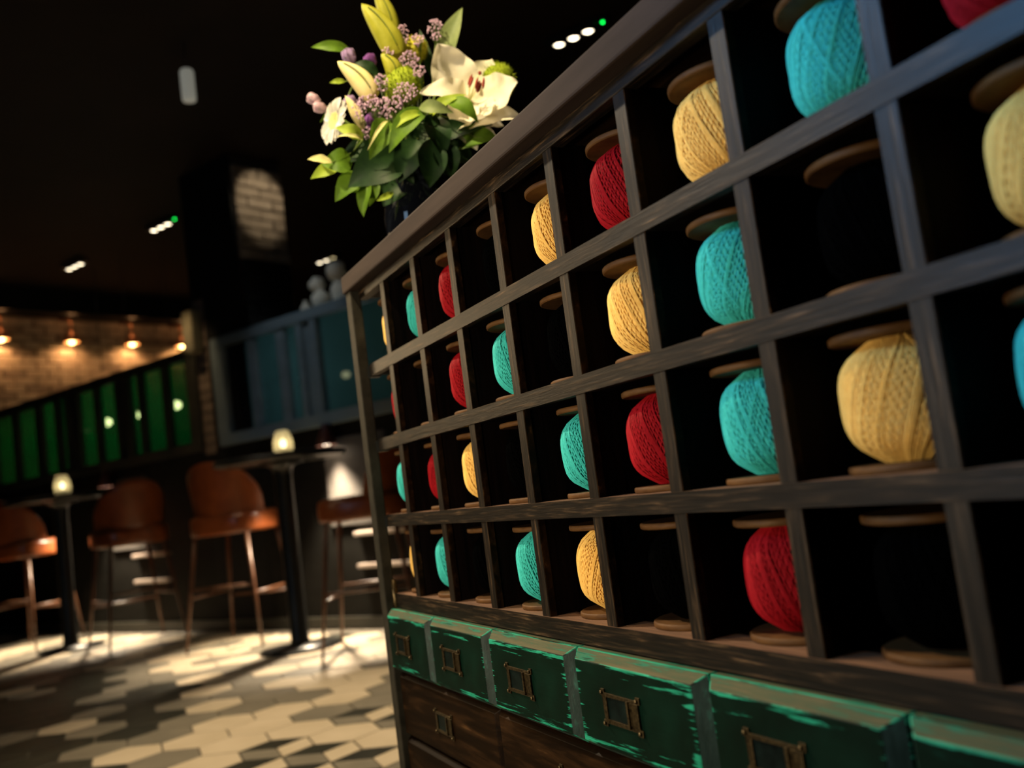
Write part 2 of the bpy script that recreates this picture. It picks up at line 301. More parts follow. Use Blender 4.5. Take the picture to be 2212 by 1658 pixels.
# ------------------------------------------------------------------ mesh helpers
class MB:
    def __init__(s): s.v = []; s.f = []; s.mi = []
    def add(s, vs, fs, mi=0):
        o = len(s.v); s.v += [tuple(v) for v in vs]
        s.f += [tuple(i + o for i in f) for f in fs]; s.mi += [mi] * len(fs)
        return s
    def box(s, x0, x1, y0, y1, z0, z1, mi=0, top=None, bot=None):
        vs = [(x0, y0, z0), (x1, y0, z0), (x1, y1, z0), (x0, y1, z0), (x0, y0, z1), (x1, y0, z1), (x1, y1, z1), (x0, y1, z1)]
        s.add(vs, [(0, 1, 5, 4), (1, 2, 6, 5), (2, 3, 7, 6), (3, 0, 4, 7)], mi)
        s.add([vs[i] for i in (4, 5, 6, 7)], [(0, 1, 2, 3)], mi if top is None else top)
        s.add([vs[i] for i in (3, 2, 1, 0)], [(0, 1, 2, 3)], mi if bot is None else bot)
        return s
    def lathe(s, prof, n=24, mi=0, c=(0, 0, 0), cap=True, ax='z'):
        vs = []; fs = []
        for r, z in prof:
            for k in range(n):
                t = 2 * PI * k / n
                p = (r * math.cos(t), r * math.sin(t), z)
                if ax == 'y': p = (p[0], -p[2], p[1])
                vs.append((p[0] + c[0], p[1] + c[1], p[2] + c[2]))
        m = len(prof)
        for j in range(m - 1):
            for k in range(n):
                fs.append((j * n + k, j * n + (k + 1) % n, (j + 1) * n + (k + 1) % n, (j + 1) * n + k))
        if cap:
            fs.append(tuple(reversed(range(n)))); fs.append(tuple(range((m - 1) * n, m * n)))
        return s.add(vs, fs, mi)
    def tube(s, pts, rad, n=6, mi=0, cap=True):
        pts = [Vector(p) for p in pts]
        if not isinstance(rad, (list, tuple)): rad = [rad] * len(pts)
        vs = []; fs = []
        d0 = (pts[1] - pts[0]).normalized()
        up = Vector((0, 0, 1)) if abs(d0.z) < 0.9 else Vector((1, 0, 0))
        x = d0.cross(up).normalized()
        for i, p in enumerate(pts):
            d = (pts[min(i + 1, len(pts) - 1)] - pts[max(i - 1, 0)]).normalized()
            x = (x - d * x.dot(d)).normalized(); y = d.cross(x)
            for k in range(n):
                t = 2 * PI * k / n
                vs.append(p + (x * math.cos(t) + y * math.sin(t)) * rad[i])
        for j in range(len(pts) - 1):
            for k in range(n):
                fs.append((j * n + k, j * n + (k + 1) % n, (j + 1) * n + (k + 1) % n, (j + 1) * n + k))
        if cap:
            fs.append(tuple(reversed(range(n)))); fs.append(tuple(range((len(pts) - 1) * n, len(pts) * n)))
        return s.add(vs, fs, mi)
    def sphere(s, c, r, nu=12, nv=8, mi=0, sc=(1, 1, 1), jit=0.0):
        vs = [(c[0], c[1], c[2] - r * sc[2])]; fs = []
        for j in range(1, nv):
            ph = -PI / 2 + PI * j / nv
            for k in range(nu):
                t = 2 * PI * k / nu; q = r * (1 + random.uniform(-jit, jit))
                vs.append((c[0] + q * sc[0] * math.cos(ph) * math.cos(t), c[1] + q * sc[1] * math.cos(ph) * math.sin(t), c[2] + q * sc[2] * math.sin(ph)))
        vs.append((c[0], c[1], c[2] + r * sc[2])); e = len(vs) - 1
        for k in range(nu):
            fs.append((0, 1 + (k + 1) % nu, 1 + k))
            fs.append((e, 1 + (nv - 2) * nu + k, 1 + (nv - 2) * nu + (k + 1) % nu))
        for j in range(nv - 2):
            for k in range(nu):
                a = 1 + j * nu + k; b = 1 + j * nu + (k + 1) % nu
                fs.append((a, b, b + nu, a + nu))
        return s.add(vs, fs, mi)
    def mesh(s, name, mats, smooth=False, bevel=0, seg=2):
        me = bpy.data.meshes.new(name)
        me.from_pydata(s.v, [], s.f)
        if not isinstance(mats, (list, tuple)): mats = [mats]
        for m in mats: me.materials.append(m)
        me.polygons.foreach_set('material_index', s.mi)
        bm = bmesh.new(); bm.from_mesh(me)
        if not smooth or bevel: bmesh.ops.remove_doubles(bm, verts=bm.verts, dist=1e-6)
        if bevel:
            ed = [e for e in bm.edges if len(e.link_faces) == 2 and e.calc_face_angle(0) > 0.5]
            bmesh.ops.bevel(bm, geom=ed, offset=bevel, segments=seg, affect='EDGES', profile=0.6)
        bm.to_mesh(me); bm.free()
        if smooth: me.polygons.foreach_set('use_smooth', [True] * len(me.polygons))
        me.update()
        return me
    def build(s, name, mats, parent=None, smooth=False, bevel=0, loc=None, rz=0.0, **tags):
        return link(name, s.mesh(name, mats, smooth, bevel), parent, loc, rz, **tags)
def link(name, data, parent=None, loc=None, rz=0.0, **tags):
    o = bpy.data.objects.new(name, data); COL.objects.link(o)
    if parent is not None: o.parent = parent
    if loc is not None: o.location = loc
    if rz: o.rotation_euler.z = rz
    for k, v in tags.items(): o[k] = v
    return o
def thing(name, loc, label, cat, rz=0.0, group=None):
    o = link(name, None, None, loc, rz, label=label, category=cat)
    o.empty_display_size = 0.05
    if group: o['group'] = group
    return o
def copy_tree(o, parent=None):
    c = o.copy(); COL.objects.link(c)
    if parent is not None: c.parent = parent
    for ch in o.children: copy_tree(ch, c)
    return c
def room_struct(name, mb, mats, bevel=0, smooth=False):
    return mb.build(name, mats, None, smooth, bevel, ORG, ANG, kind='structure')

# ================================================================== ROOM
CEIL = 3.25
room_struct('ceiling', MB().box(-9.7, 4.7, -4.2, 9.2, CEIL, CEIL + 0.1), M['ceiling'])
wl = room_struct('wall_left', MB().box(-9.55, -9.4, -4.2, 9.2, 0, CEIL), [M['mortar']])
room_struct('wall_far', MB().box(-9.4, 4.6, 9.0, 9.2, 0, CEIL), M['black_wall'])
room_struct('wall_right', MB().box(4.6, 4.7, -4.2, 9.2, 0, CEIL), M['black_wall'])
room_struct('wall_front', MB().box(-9.4, 4.6, -4.2, -4.1, 0, CEIL), M['black_wall'])
room_struct('wall_lower_left', MB().box(-9.4, -9.37, -4.1, 4.0, 0, CEIL), M['black_wall'])
wb = room_struct('wall_back', MB().box(-9.37, 4.6, 4.0, 4.12, 0, 1.25), M['panel'])
room_struct('trim_1', MB().box(-9.4, -9.12, 4.1, 9.0, 3.02, CEIL), M['black_wall'])
room_struct('baseboard_back', MB().box(-9.37, 4.6, 3.975, 4.0, 0, 0.07), M['frame_dark'])

# bricks of the far wall, each its own piece
bm_ = [MB().box(0, 0.03, -0.1075 + q, 0.1075 - q * 0.5, -0.0325 + q * 0.3, 0.0325).mesh('brick', M[k], bevel=0.004, seg=1) for q, k in ((0, 'brick'), (0.002, 'brick'), (0.004, 'brick_dark'), (0.003, 'brick'))]
nb = 0
for j in range(17):
    for i in range(16):
        b = 4.2 + 0.225 * i + (0.1125 if j % 2 else 0)
        z = 1.83 + 0.075 * j
        if z > 3.0: continue
        o = link('brick', random.choice(bm_), wl, (-9.405 + random.uniform(0, 0.008), b, z)); nb += 1

# ------------------------------------------------------------------ floor: hexagon tiles, each its own piece
fl = room_struct('floor', MB().box(-9.6, 4.6, -4.2, 9.2, -0.08, -0.006), M['grout'])
HR = 0.1295
def hexv(sc): return [(HR * sc * math.sin(k * PI / 3), HR * sc * math.cos(k * PI / 3)) for k in range(6)]
def prism(mb, poly, z0, z1, inset=0.0012, mi=0, c=(0, 0)):
    n = len(poly); cx = sum(p[0] for p in poly) / n; cy = sum(p[1] for p in poly) / n
    k = 1 - inset / 0.11
    vs = [(p[0] + c[0], p[1] + c[1], z0) for p in poly] + [(p[0] + c[0], p[1] + c[1], z1 - 0.001) for p in poly]
    vs += [(cx + (p[0] - cx) * k + c[0], cy + (p[1] - cy) * k + c[1], z1) for p in poly]
    fs = []
    for i in range(n):
        a, b = i, (i + 1) % n
        fs += [(b, a, a + n, b + n), (b + n, a + n, a + 2 * n, b + 2 * n)]
    fs = [tuple(reversed(f)) for f in fs]
    fs = [tuple(reversed(f)) for f in fs]
    fs.append(tuple(reversed(range(2 * n, 3 * n))))
    return mb.add(vs, fs, mi)
TM = {k: prism(MB(), hexv(0.975), -0.006, 0.0).mesh('hex_tile', M['tile_' + k]) for k in 'WGD'}
def rhomb(k0):
    h = hexv(0.985); p = [(0, 0), h[k0 % 6], h[(k0 + 1) % 6], h[(k0 + 2) % 6]]
    cx = sum(q[0] for q in p) / 4; cy = sum(q[1] for q in p) / 4
    return [(cx + (q[0] - cx) * 0.965, cy + (q[1] - cy) * 0.965) for q in p]
# hexagon made of a dark, a pale and a grey lozenge
RMS = [prism(MB(), rhomb(k0), -0.006, 0.0).mesh('rhombus_tile', M['tile_' + c]) for k0, c in ((4, 'D'), (0, 'W'), (2, 'G'))]
T = {}
def setrow(j, i0, s):
    for k, c in enumerate(s): T[(j, i0 + k)] = c
setrow(-2, -6, 'DDDDDGC')
setrow(-1, -8, 'DGDDGWGWCCC')
setrow(0, -10, 'DDDDWGDGWWCCC')
setrow(1, -12, 'DDDDDGDDGWWWWW')
setrow(2, -14, 'GDWGDDGDDGWGWGCC')
setrow(3, -16, 'GGGGDDDGDDWGGGWGW')
setrow(4, -18, 'GGWGGGDDGGGWGGWWWG')
setrow(5, -20, 'WGGWGGGWGGWWGGWGWWG')
setrow(6, -22, 'GWWGGWGWGWGWWGWGGWWG')
setrow(7, -24, 'WGWWGWGGWGWGGWWGWWGW')
big = MB()
for j in range(-24, 14):
    for i in range(-36, 30):
        a = -2.637 + 0.225 * i + (0.1125 if j % 2 else 0); b = 1.987 + 0.195 * j
        if not (-9.3 < a < 4.4 and -3.9 < b < 3.92): continue
        c = T.get((j, i))
        # in view of the camera, left of the cabinet
        w = ORG + E1 * a + E2 * b
        d = w - CAM; zc = d.dot(FWD); px = 1106 + 2038.7 * d.dot(RIGHT) / max(zc, 0.01); py = 829 + 2038.7 * d.dot(DOWN) / max(zc, 0.01)
        vis = zc > 0.5 and -60 < px < 900 and py < 1720 and b < 3.95
        if c is None: c = random.choice('WWWGGD' if j > 7 else 'WWGGDD')
        if vis:
            dz = random.uniform(-0.0006, 0.0)
            if c == 'C':
                for me in RMS: link('rhombus_tile', me, fl, (a, b, dz))
            else: link('hex_tile', TM[c], fl, (a, b, dz))
        else:
            prism(big, hexv(0.975), -0.006, 0.0, mi='WGD'.index(c if c != 'C' else 'G'), c=(a, b))
big.build('floor_tiles', [M['tile_W'], M['tile_G'], M['tile_D']], fl, kind='stuff')

# ------------------------------------------------------------------ windows on the half-height partition
def window(name, a0, a1, panes, fm, gm, b0, posts, depth=0.07):
    fr = MB()
    fr.box(a0, a1, b0, b0 + depth, 1.25, 1.325).box(a0, a1, b0, b0 + depth, 1.93, 2.0)
    fr.box(a0, panes[0][0], b0, b0 + depth, 1.325, 1.93).box(panes[-1][1], a1, b0, b0 + depth, 1.325, 1.93)
    f = room_struct(name, fr, fm, bevel=0.004)
    for (p, q), (r, s) in zip(panes[:-1], panes[1:]):
        if r - q > 0.17:
            MB().box(q, q + 0.055, b0 + 0.006, b0 + depth, 1.325, 1.93).build('window_post', fm, f, bevel=0.003)
            MB().box(r - 0.055, r, b0 + 0.006, b0 + depth, 1.325, 1.93).build('window_post', fm, f, bevel=0.003)
            MB().box(q + 0.055, r - 0.055, b0 + 0.03, b0 + depth, 1.325, 1.93).build('window_post', fm, f, bevel=0.003)
        else:
            MB().box(q, r, b0 + 0.012, b0 + depth, 1.325, 1.93).build('mullion', fm, f, bevel=0.003)
    for p, q in panes:
        MB().box(p - 0.005, q + 0.005, b0 + 0.045, b0 + 0.051, 1.32, 1.935).build('glass_pane', gm, f)
    return f
window('window_1', -9.3, -5.80, [(-8.95, -8.62), (-8.52, -8.20), (-8.083, -7.86), (-7.774, -7.673), (-7.462, -7.221), (-7.144, -6.894), (-6.694, -6.577), (-6.507, -6.251), (-6.179, -5.92)], M['frame_dark'], M['glass_green'], 4.0, 0)
window('window_2', -5.52, -1.2, [(-5.40, -5.143), (-5.066, -4.839), (-4.755, -4.632), (-4.442, -3.60), (-3.50, -2.7), (-2.6, -1.3)], M['frame_blue'], M['glass_blue'], 3.95, 0)

# unseen glowing window added behind the viewer, for a cool reflection in the vase
w3 = room_struct('window_3', MB().box(-1.95, -0.65, -4.1, -4.05, 1.75, 1.82).box(-1.95, -0.65, -4.1, -4.05, 3.05, 3.12).box(-1.95, -1.88, -4.1, -4.05, 1.82, 3.05).box(-0.72, -0.65, -4.1, -4.05, 1.82, 3.05).box(-1.32, -1.28, -4.1, -4.05, 1.82, 3.05), M['frame_dark'], bevel=0.004)
for x0, x1 in ((-1.88, -1.32), (-1.28, -0.72)):
    MB().box(x0, x1, -4.095, -4.085, 1.82, 3.05).build('glass_pane', M['dusk'], w3)

# ------------------------------------------------------------------ brick pillar between the windows
pil = room_struct('pillar', MB().box(-5.765, -5.20, 4.02, 4.45, 0, CEIL), M['dark_mortar'])
pb = [MB().box(-0.02, 0.02, -l / 2, l / 2, -0.0325, 0.0325).mesh('brick', M['brick'], bevel=0.004, seg=1) for l in (0.205, 0.095)]
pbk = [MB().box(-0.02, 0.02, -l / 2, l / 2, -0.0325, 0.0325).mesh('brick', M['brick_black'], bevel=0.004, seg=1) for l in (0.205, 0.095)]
for j in range(17):
    z = 2.02 + 0.075 * j
    if z > 3.2: break
    if j % 2: seq = [(0.125, 0), (0.34, 0)]
    else: seq = [(0.07, 1), (0.225, 0), (0.39, 1)]
    for y, k in seq:
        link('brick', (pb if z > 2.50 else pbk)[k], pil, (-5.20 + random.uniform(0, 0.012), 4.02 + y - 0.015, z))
pf = MB().box(-0.065, 0.065, -0.02, 0.02, -0.0325, 0.0325).mesh('brick', M['brick_dark'], bevel=0.004, seg=1)
for j in range(27):
    z = 0.35 + 0.075 * j
    if z < 1.2: continue
    link('brick', pf, pil, (-5.695, 4.02 + random.uniform(-0.006, 0.004), z))
MB().box(-5.62, -5.20, 3.995, 4.02, 0, CEIL).build('pillar_board', M['black_wall'], pil, bevel=0.003)  # black boards stand in for shade on the unlit pillar front
MB().box(-5.765, -5.62, 3.998, 4.02, 2.32, CEIL).build('pillar_board', M['black_wall'], pil, bevel=0.003)
MB().box(-5.765, -5.62, 3.998, 4.02, 0, 1.25).build('pillar_board', M['black_wall'], pil, bevel=0.003)

sp = thing('wall_speaker', RM(-5.695, 3.985, 1.94), 'small pale speaker on the brick pillar above the partition', 'speaker', ANG)
MB().box(-0.055, 0.055, -0.09, 0, 0, 0.30).build('housing', M['speaker'], sp, bevel=0.012)
MB().box(-0.045, 0.045, -0.094, -0.09, 0.015, 0.285).build('grille', M['speaker'], sp, bevel=0.002)
pn = thing('pendant_lamp', RM(-4.02, 2.9, 2.93), 'pale slim cylinder hanging from the dark ceiling', 'lamp', ANG)
MB().lathe([(0.001, 0), (0.034, 0.004), (0.036, 0.02), (0.036, 0.16), (0.03, 0.172), (0.001, 0.174)], 20, cap=False).build('shade', M['pendant_glow'], pn, True)
MB().tube([(0, 0, 0.17), (0, 0, CEIL - 2.93)], 0.003).build('cord', M['cord'], pn, True)

# ------------------------------------------------------------------ ceiling lights (three lamps in a row each)
CL = [(-2.617, 4.50, True, (1, 1, 1)), (-6.73, 4.455, True, (1, 1, 1)), (-8.10, 4.44, False, (1, 1, 1)), (-6.98, 6.47, False, (1, 1, 0))]
CLB = ['triple ceiling light nearest the countertop, with a green indicator', 'triple ceiling light left of the brick pillar, with a green indicator',
       'triple ceiling light farthest left, above the wall lamps', 'triple ceiling light low beside the left end of the countertop']
for (a, b, led, on), lb in zip(CL, CLB):
    t = thing('ceiling_light', RM(a, b, CEIL), lb, 'ceiling light', ANG, 'triple ceiling lights')
    MB().box(-0.17, 0.17, -0.045, 0.045, -0.035, 0).build('housing', M['black_metal'], t, bevel=0.005)
    for k in range(3):
        x = -0.1 + 0.1 * k
        rg = MB().lathe([(0.034, -0.032), (0.038, -0.05), (0.034, -0.052), (0.031, -0.04)], 16, c=(x, 0, 0), cap=False).build('lamp_ring', M['black_metal'], t, True)
        MB().lathe([(0.001, -0.050), (0.022, -0.047), (0.031, -0.040)], 16, c=(x, 0, 0), cap=False).build('lamp', M['bulb_white'] if on[k] else M['bulb_dim'], rg, True)
    if led:
        MB().sphere((0.20, 0, -0.03), 0.008).build('indicator_light', M['bulb_led'], t, True)
        MB().box(0.165, 0.235, -0.02, 0.02, -0.03, 0).build('indicator_box', M['black_metal'], t, bevel=0.003)

# ------------------------------------------------------------------ copper wall lamps on the far brick wall
WL = [('wall lamp nearest the left edge on the far brick wall', 4.27), ('second copper lamp from the left on the far brick wall', 4.97),
      ('third copper lamp from the left on the far brick wall', 5.64), ('copper wall lamp nearest the brick pillar', 6.25)]
wp = None
for lb, b in WL:
    if wp is None:
        t = wp = thing('wall_lamp', RM(-9.25, b, 2.75), lb, 'wall lamp', ANG, 'copper lamps on the brick wall')
        MB().lathe([(0.072, -0.005), (0.074, 0.0), (0.068, 0.04), (0.045, 0.075), (0.022, 0.09), (0.018, 0.12), (0.014, 0.12), (0.018, 0.086), (0.04, 0.07), (0.064, 0.036)], 20, cap=False).build('shade', M['copper'], t, True)
        MB().tube([(0, 0, 0.10), (0, 0, 0.2), (-0.02, 0, 0.235), (-0.07, 0, 0.25), (-0.145, 0, 0.25)], 0.010, 8).build('arm', M['copper'], t, True)
        MB().lathe([(0.001, 0.0), (0.05, 0.0), (0.05, 0.015), (0.001, 0.02)], 16, cap=False, ax='z').build('backplate', M['dark_copper'], t, True).matrix_local = Matrix.Translation((-0.148, 0, 0.25)) @ Matrix.Rotation(PI / 2, 4, 'Y')
        MB().sphere((0, 0, 0.004), 0.030, 12, 8).build('bulb', M['bulb_orange'], t, True)
        MB().lathe([(0.028, 0.016), (0.066, 0.002), (0.071, -0.004)], 20, cap=False).build('amber_glass', M['amber'], t, True)  # glowing ring stands in for bulb light on the lampshade's inside
    else:
        t = copy_tree(wp); t.location = RM(-9.25, b, 2.75); t['label'] = lb
    light('wall_lamp_light', 'SPOT', RM(-9.25, b, 2.735), 22, (1.0, 0.50, 0.20), RM(-9.42, b, 2.2), 0.03, 160, 0.6)
    light('wall_lamp_glow', 'POINT', RM(-9.2, b, 3.0), 0.7, (1.0, 0.45, 0.17), size=0.05)

# ------------------------------------------------------------------ pendant bulbs glowing behind the glass
PN = [(-8.25, 4.7, 1.784, 'bulb_pend', 'bright round bulb behind the second lit green pane from the left'), (-7.78, 4.7, 1.78, 'bulb_pend', 'bright round bulb behind the narrow green pane'),
      (-7.13, 4.7, 1.773, 'bulb_pend', 'bright round bulb behind the rightmost green pane'), (-8.676, 4.7, 1.763, 'bulb_dim', 'dim round bulb behind the left green panes'),
      (-5.47, 4.7, 1.677, 'bulb_pend', 'bright round bulb behind the narrow blue pane'), (-5.0, 4.7, 1.67, 'bulb_dim', 'dim round bulb behind the wide blue pane'),
      (-5.68, 4.7, 1.893, 'bulb_red', 'small red bulb behind the second blue pane')]
for a, b, z, mt, lb in PN:
    t = thing('pendant_bulb', RM(a, b, z), lb, 'pendant lamp', ANG, 'pendant bulbs behind the partition glass')
    r = 0.036 if mt == 'bulb_pend' else 0.026
    MB().sphere((0, 0, 0), r, 12, 8, sc=(1.25, 1.25, 1)).build('bulb', M[mt], t, True)
    MB().lathe([(0.014, r - 0.004), (0.016, r + 0.03), (0.006, r + 0.045)], 12).build('socket', M['black_metal'], t, True)
    MB().tube([(0, 0, r + 0.04), (0, 0, CEIL - z)], 0.003).build('cord', M['cord'], t, True)
for a, p, c in ((-7.0, 0.9, (0.9, 1, 0.7)), (-6.5, 1.1, (0.9, 1, 0.7)), (-6.05, 1.2, (0.9, 1, 0.7)), (-4.69, 2.6, (0.75, 0.9, 1)), (-3.7, 0.7, (1.0, 1, 0.8)), (-3.2, 0.8, (0.9, 1, 0.85))):
    light('back_room_light', 'SPOT', RM(a, 4.6 if a > -5 else 4.8, 1.66), p * 1.3, c, RM(a, 4.0, 1.62), 0.12, 140, 0.6)

# ------------------------------------------------------------------ pale ornaments on the partition
for i, (a, b, s, lb) in enumerate([(-4.47, 4.06, 1.0, 'round pale ornament on the partition, left of the cabinet'), (-4.27, 4.06, 1.25, 'ribbed pale ornament on the partition nearest the countertop'),
                                   (-4.62, 4.06, 0.55, 'smallest pale ornament on the partition, left of the others')]):
    t = thing('ornament', RM(a, b, 2.0), lb, 'ornament', ANG + i, 'pale ornaments on the partition')
    prof = [(0.001, 0), (0.04, 0.0), (0.045, 0.01), (0.062, 0.05), (0.058, 0.085), (0.028, 0.11), (0.024, 0.13), (0.034, 0.15)] if i != 1 else \
        [(0.001, 0), (0.05, 0.0), (0.056, 0.012), (0.05, 0.024), (0.06, 0.036), (0.052, 0.05), (0.06, 0.064), (0.05, 0.078), (0.05, 0.09), (0.03, 0.1), (0.036, 0.115)]
    MB().lathe([(r * s, z * s) for r, z in prof], 18, cap=False).build('vessel', M['pale'], t, True)
    if i != 2:
        MB().sphere((-0.02 * s, 0, 0.16 * s), 0.05 * s, 10, 7, jit=0.18).build('dried_tuft', M['pale'], t, True)

# ------------------------------------------------------------------ cone reading lamps on the low wall, pale rails below them
for k, (a, lb) in enumerate(((-4.40, 'small dark cone lamp lit below, beside the cabinet post'), (-6.94, 'small dark cone lamp lit below, behind the left table'))):
    t = thing('cone_lamp', RM(a, 3.91, 1.12), lb, 'wall lamp', ANG, 'cone lamps on the low wall')
    MB().lathe([(0.062, 0.0), (0.064, 0.006), (0.02, 0.12), (0.012, 0.135), (0.008, 0.13), (0.016, 0.116), (0.058, 0.006)], 20, cap=False).build('shade', M['dark_copper'], t, True)
    MB().tube([(0, 0, 0.12), (0, 0.03, 0.13), (0, 0.09, 0.09)], 0.008, 8).build('arm', M['black_metal'], t, True)
    MB().lathe([(0.001, 0.012), (0.03, 0.004), (0.056, 0.008)], 16, cap=False).build('bulb', M['bulb_cone'], t, True)
    light('cone_lamp_light', 'SPOT', RM(a, 3.90, 1.10), 270, (1.0, 0.80, 0.56), RM(a + 0.04, 3.60, 0), 0.04, 92, 0.6)
    room_struct('trim_%d' % (2 + k), MB().box(a - 0.12, a + 0.42, 3.985, 4.0, 0.62, 1.16), M['pale_panel'], bevel=0.004)  # paler panel paints in the pool of light under each cone lamp
    x0, x1 = ((-4.30, -3.55) if k == 0 else (-6.76, -6.30))
    for z, nm in ((0.565, 'upper'), (0.372, 'lower')):
        o = MB().box(x0, x1, 3.955, 4.0, z - 0.013, z + 0.013).build('wall_rail', M['rail'], None, bevel=0.006, loc=ORG, rz=ANG)
        o['label'] = 'pale %s rail on the low wall, %s' % (nm, 'left of the cabinet post' if k == 0 else 'behind the left bar table'); o['category'] = 'rail'; o['group'] = 'pale rails on the low wall'

# ------------------------------------------------------------------ bar tables
tb = None
for a, b, lb in ((-4.26, 3.44, 'round black bar table near the brick pillar, between two stools'), (-6.68, 3.40, 'round black bar table farther left, between two stools')):
    if tb is None:
        tb = t = thing('bar_table', RM(a, b, 0), lb, 'table', ANG, 'black bar tables')
        MB().lathe([(0.001, 1.035), (0.355, 1.035), (0.365, 1.04), (0.365, 1.062), (0.355, 1.068), (0.001, 1.068)], 40, cap=False).build('tabletop', M['black_metal'], t, True)
        MB().lathe([(0.12, 1.02), (0.12, 1.035), (0.06, 1.0), (0.05, 0.96), (0.05, 0.05), (0.06, 0.03)][::-1], 20).build('pole', M['black_metal'], t, True)
        MB().lathe([(0.001, 0.0), (0.22, 0.0), (0.22, 0.012), (0.06, 0.03), (0.001, 0.03)], 32, cap=False).build('base_plate', M['black_metal'], t, True)
    else:
        t = copy_tree(tb); t.location = RM(a, b, 0); t['label'] = lb
jp = None
for a, b, lb, pw in ((-4.40, 3.58, 'ribbed glass candle jar glowing on the right bar table', 0.45), (-6.74, 3.46, 'ribbed glass candle jar glowing on the left bar table', 0.2)):
    z = 1.068
    if jp is None:
        jp = t = thing('candle_jar', RM(a, b, z), lb, 'candle jar', 0, 'candle jars on the bar tables')
        pr = [(0.001, 0.0), (0.05, 0.0)]
        for q in range(13):
            pr += [(0.053 + 0.006 * math.sin(q / 12 * PI) - 0.004 * (q % 2) - 0.012 * (q / 12) ** 4, 0.006 + q * 0.0115)]
        pr += [(0.036, 0.152), (0.030, 0.155)]
        MB().lathe(pr, 24, cap=False).build('glass', M['jar'], t, True)
        MB().lathe([(0.001, 0.004), (0.03, 0.004), (0.03, 0.05), (0.001, 0.052)], 14, cap=False).build('candle', M['pale'], t, True)
        MB().sphere((0, 0, 0.078), 0.016, 10, 8, sc=(1, 1, 1.4)).build('flame', M['flame'], t, True)
    else:
        t = copy_tree(jp); t.location = RM(a, b, z); t['label'] = lb
    light('candle_light', 'POINT', RM(a, b, z + 0.08), pw, (1.0, 0.80, 0.42), size=0.02)

# ------------------------------------------------------------------ leather bar stools (local +X is the sitter's front)
def stool():
    t = thing('bar_stool', (0, 0, 0), '', 'stool', 0, 'leather bar stools')
    n = 28; vs = []; fs = []
    rings = [(0.90, 0.665), (0.985, 0.672), (1.0, 0.69), (1.0, 0.755), (0.97, 0.778), (0.88, 0.788), (0.4, 0.792)]
    for sc, z in rings:
        for k in range(n):
            q = 2 * PI * k / n; c, s_ = math.cos(q), math.sin(q)
            e = (abs(c) ** 3.2 + abs(s_) ** 3.2) ** (-1 / 3.2)
            vs.append((0.235 * sc * e * c, 0.24 * sc * e * s_, z))
    for j in range(len(rings) - 1):
        for k in range(n): fs.append((j * n + k, j * n + (k + 1) % n, (j + 1) * n + (k + 1) % n, (j + 1) * n + k))
    fs.append(tuple(reversed(range(n)))); fs.append(tuple(range((len(rings) - 1) * n, len(rings) * n)))
    MB().add(vs, fs).build('seat', M['leather'], t, True)
    # curved shell back
    nu, nv = 22, 8; vs = []; fs = []
    for off in (0.0, 0.022):
        for i in range(nu + 1):
            ph = -1.45 + 2.9 * i / nu
            top = 0.34 * max(0.0, math.cos(ph / 1.45 * PI / 2)) ** 0.55
            for j in range(nv + 1):
                h = top * j / nv
                r = 0.232 + 0.045 * (h / 0.34) - off + 0.0
                vs.append((-r * math.cos(ph) * 0.96, r * math.sin(ph) * 1.0, 0.745 + h + 0.02))
    o = (nu + 1) * (nv + 1)
    for i in range(nu):
        for j in range(nv):
            a = i * (nv + 1) + j; b = a + nv + 1
            fs.append((a, b, b + 1, a + 1)); fs.append((a + o, a + 1 + o, b + 1 + o, b + o))
        a = i * (nv + 1) + nv; b = a + nv + 1; fs.append((a, b, b + o, a + o))
        a = i * (nv + 1); b = a + nv + 1; fs.append((a, a + o, b + o, b))
    MB().add(vs, fs).build('backrest', M['leather'], t, True)
    def lp(sx, sy, z):
        k = 1 - z / 0.68
        return (sx * (0.175 + 0.075 * k), sy * (0.175 + 0.08 * k), z)
    for sx in (-1, 1):
        for sy in (-1, 1):
            MB().tube([lp(sx, sy, 0), lp(sx, sy, 0.34), lp(sx, sy, 0.68)], [0.008, 0.011, 0.014], 8).build('leg', M['leg_wood'], t, True)
    for (p, q, z) in (((1, -1), (1, 1), 0.27), ((-1, -1), (-1, 1), 0.36), ((-1, -1), (1, -1), 0.31), ((-1, 1), (1, 1), 0.31)):
        MB().tube([lp(*p, z), lp(*q, z)], 0.009, 8).build('footrest', M['leg_wood'], t, True)
    return t
ST = [(-4.98, 3.62, 112, 'tan leather bar stool left of the nearer bar table, back fully shown'), (-3.74, 3.54, 217, 'tan leather bar stool right of the nearer table, half behind the cabinet post'),
      (-7.36, 3.46, 112, 'tan leather bar stool at the left edge, left of the farther table'), (-6.16, 3.60, 166, 'leather bar stool in shadow, dark back turned, right of the farther table')]
s0 = None
for a, b, yaw, lb in ST:
    t = stool() if s0 is None else copy_tree(s0)
    s0 = s0 or t
    t.location = RM(a, b, 0); t.rotation_euler.z = ANG + math.radians(yaw); t['label'] = lb

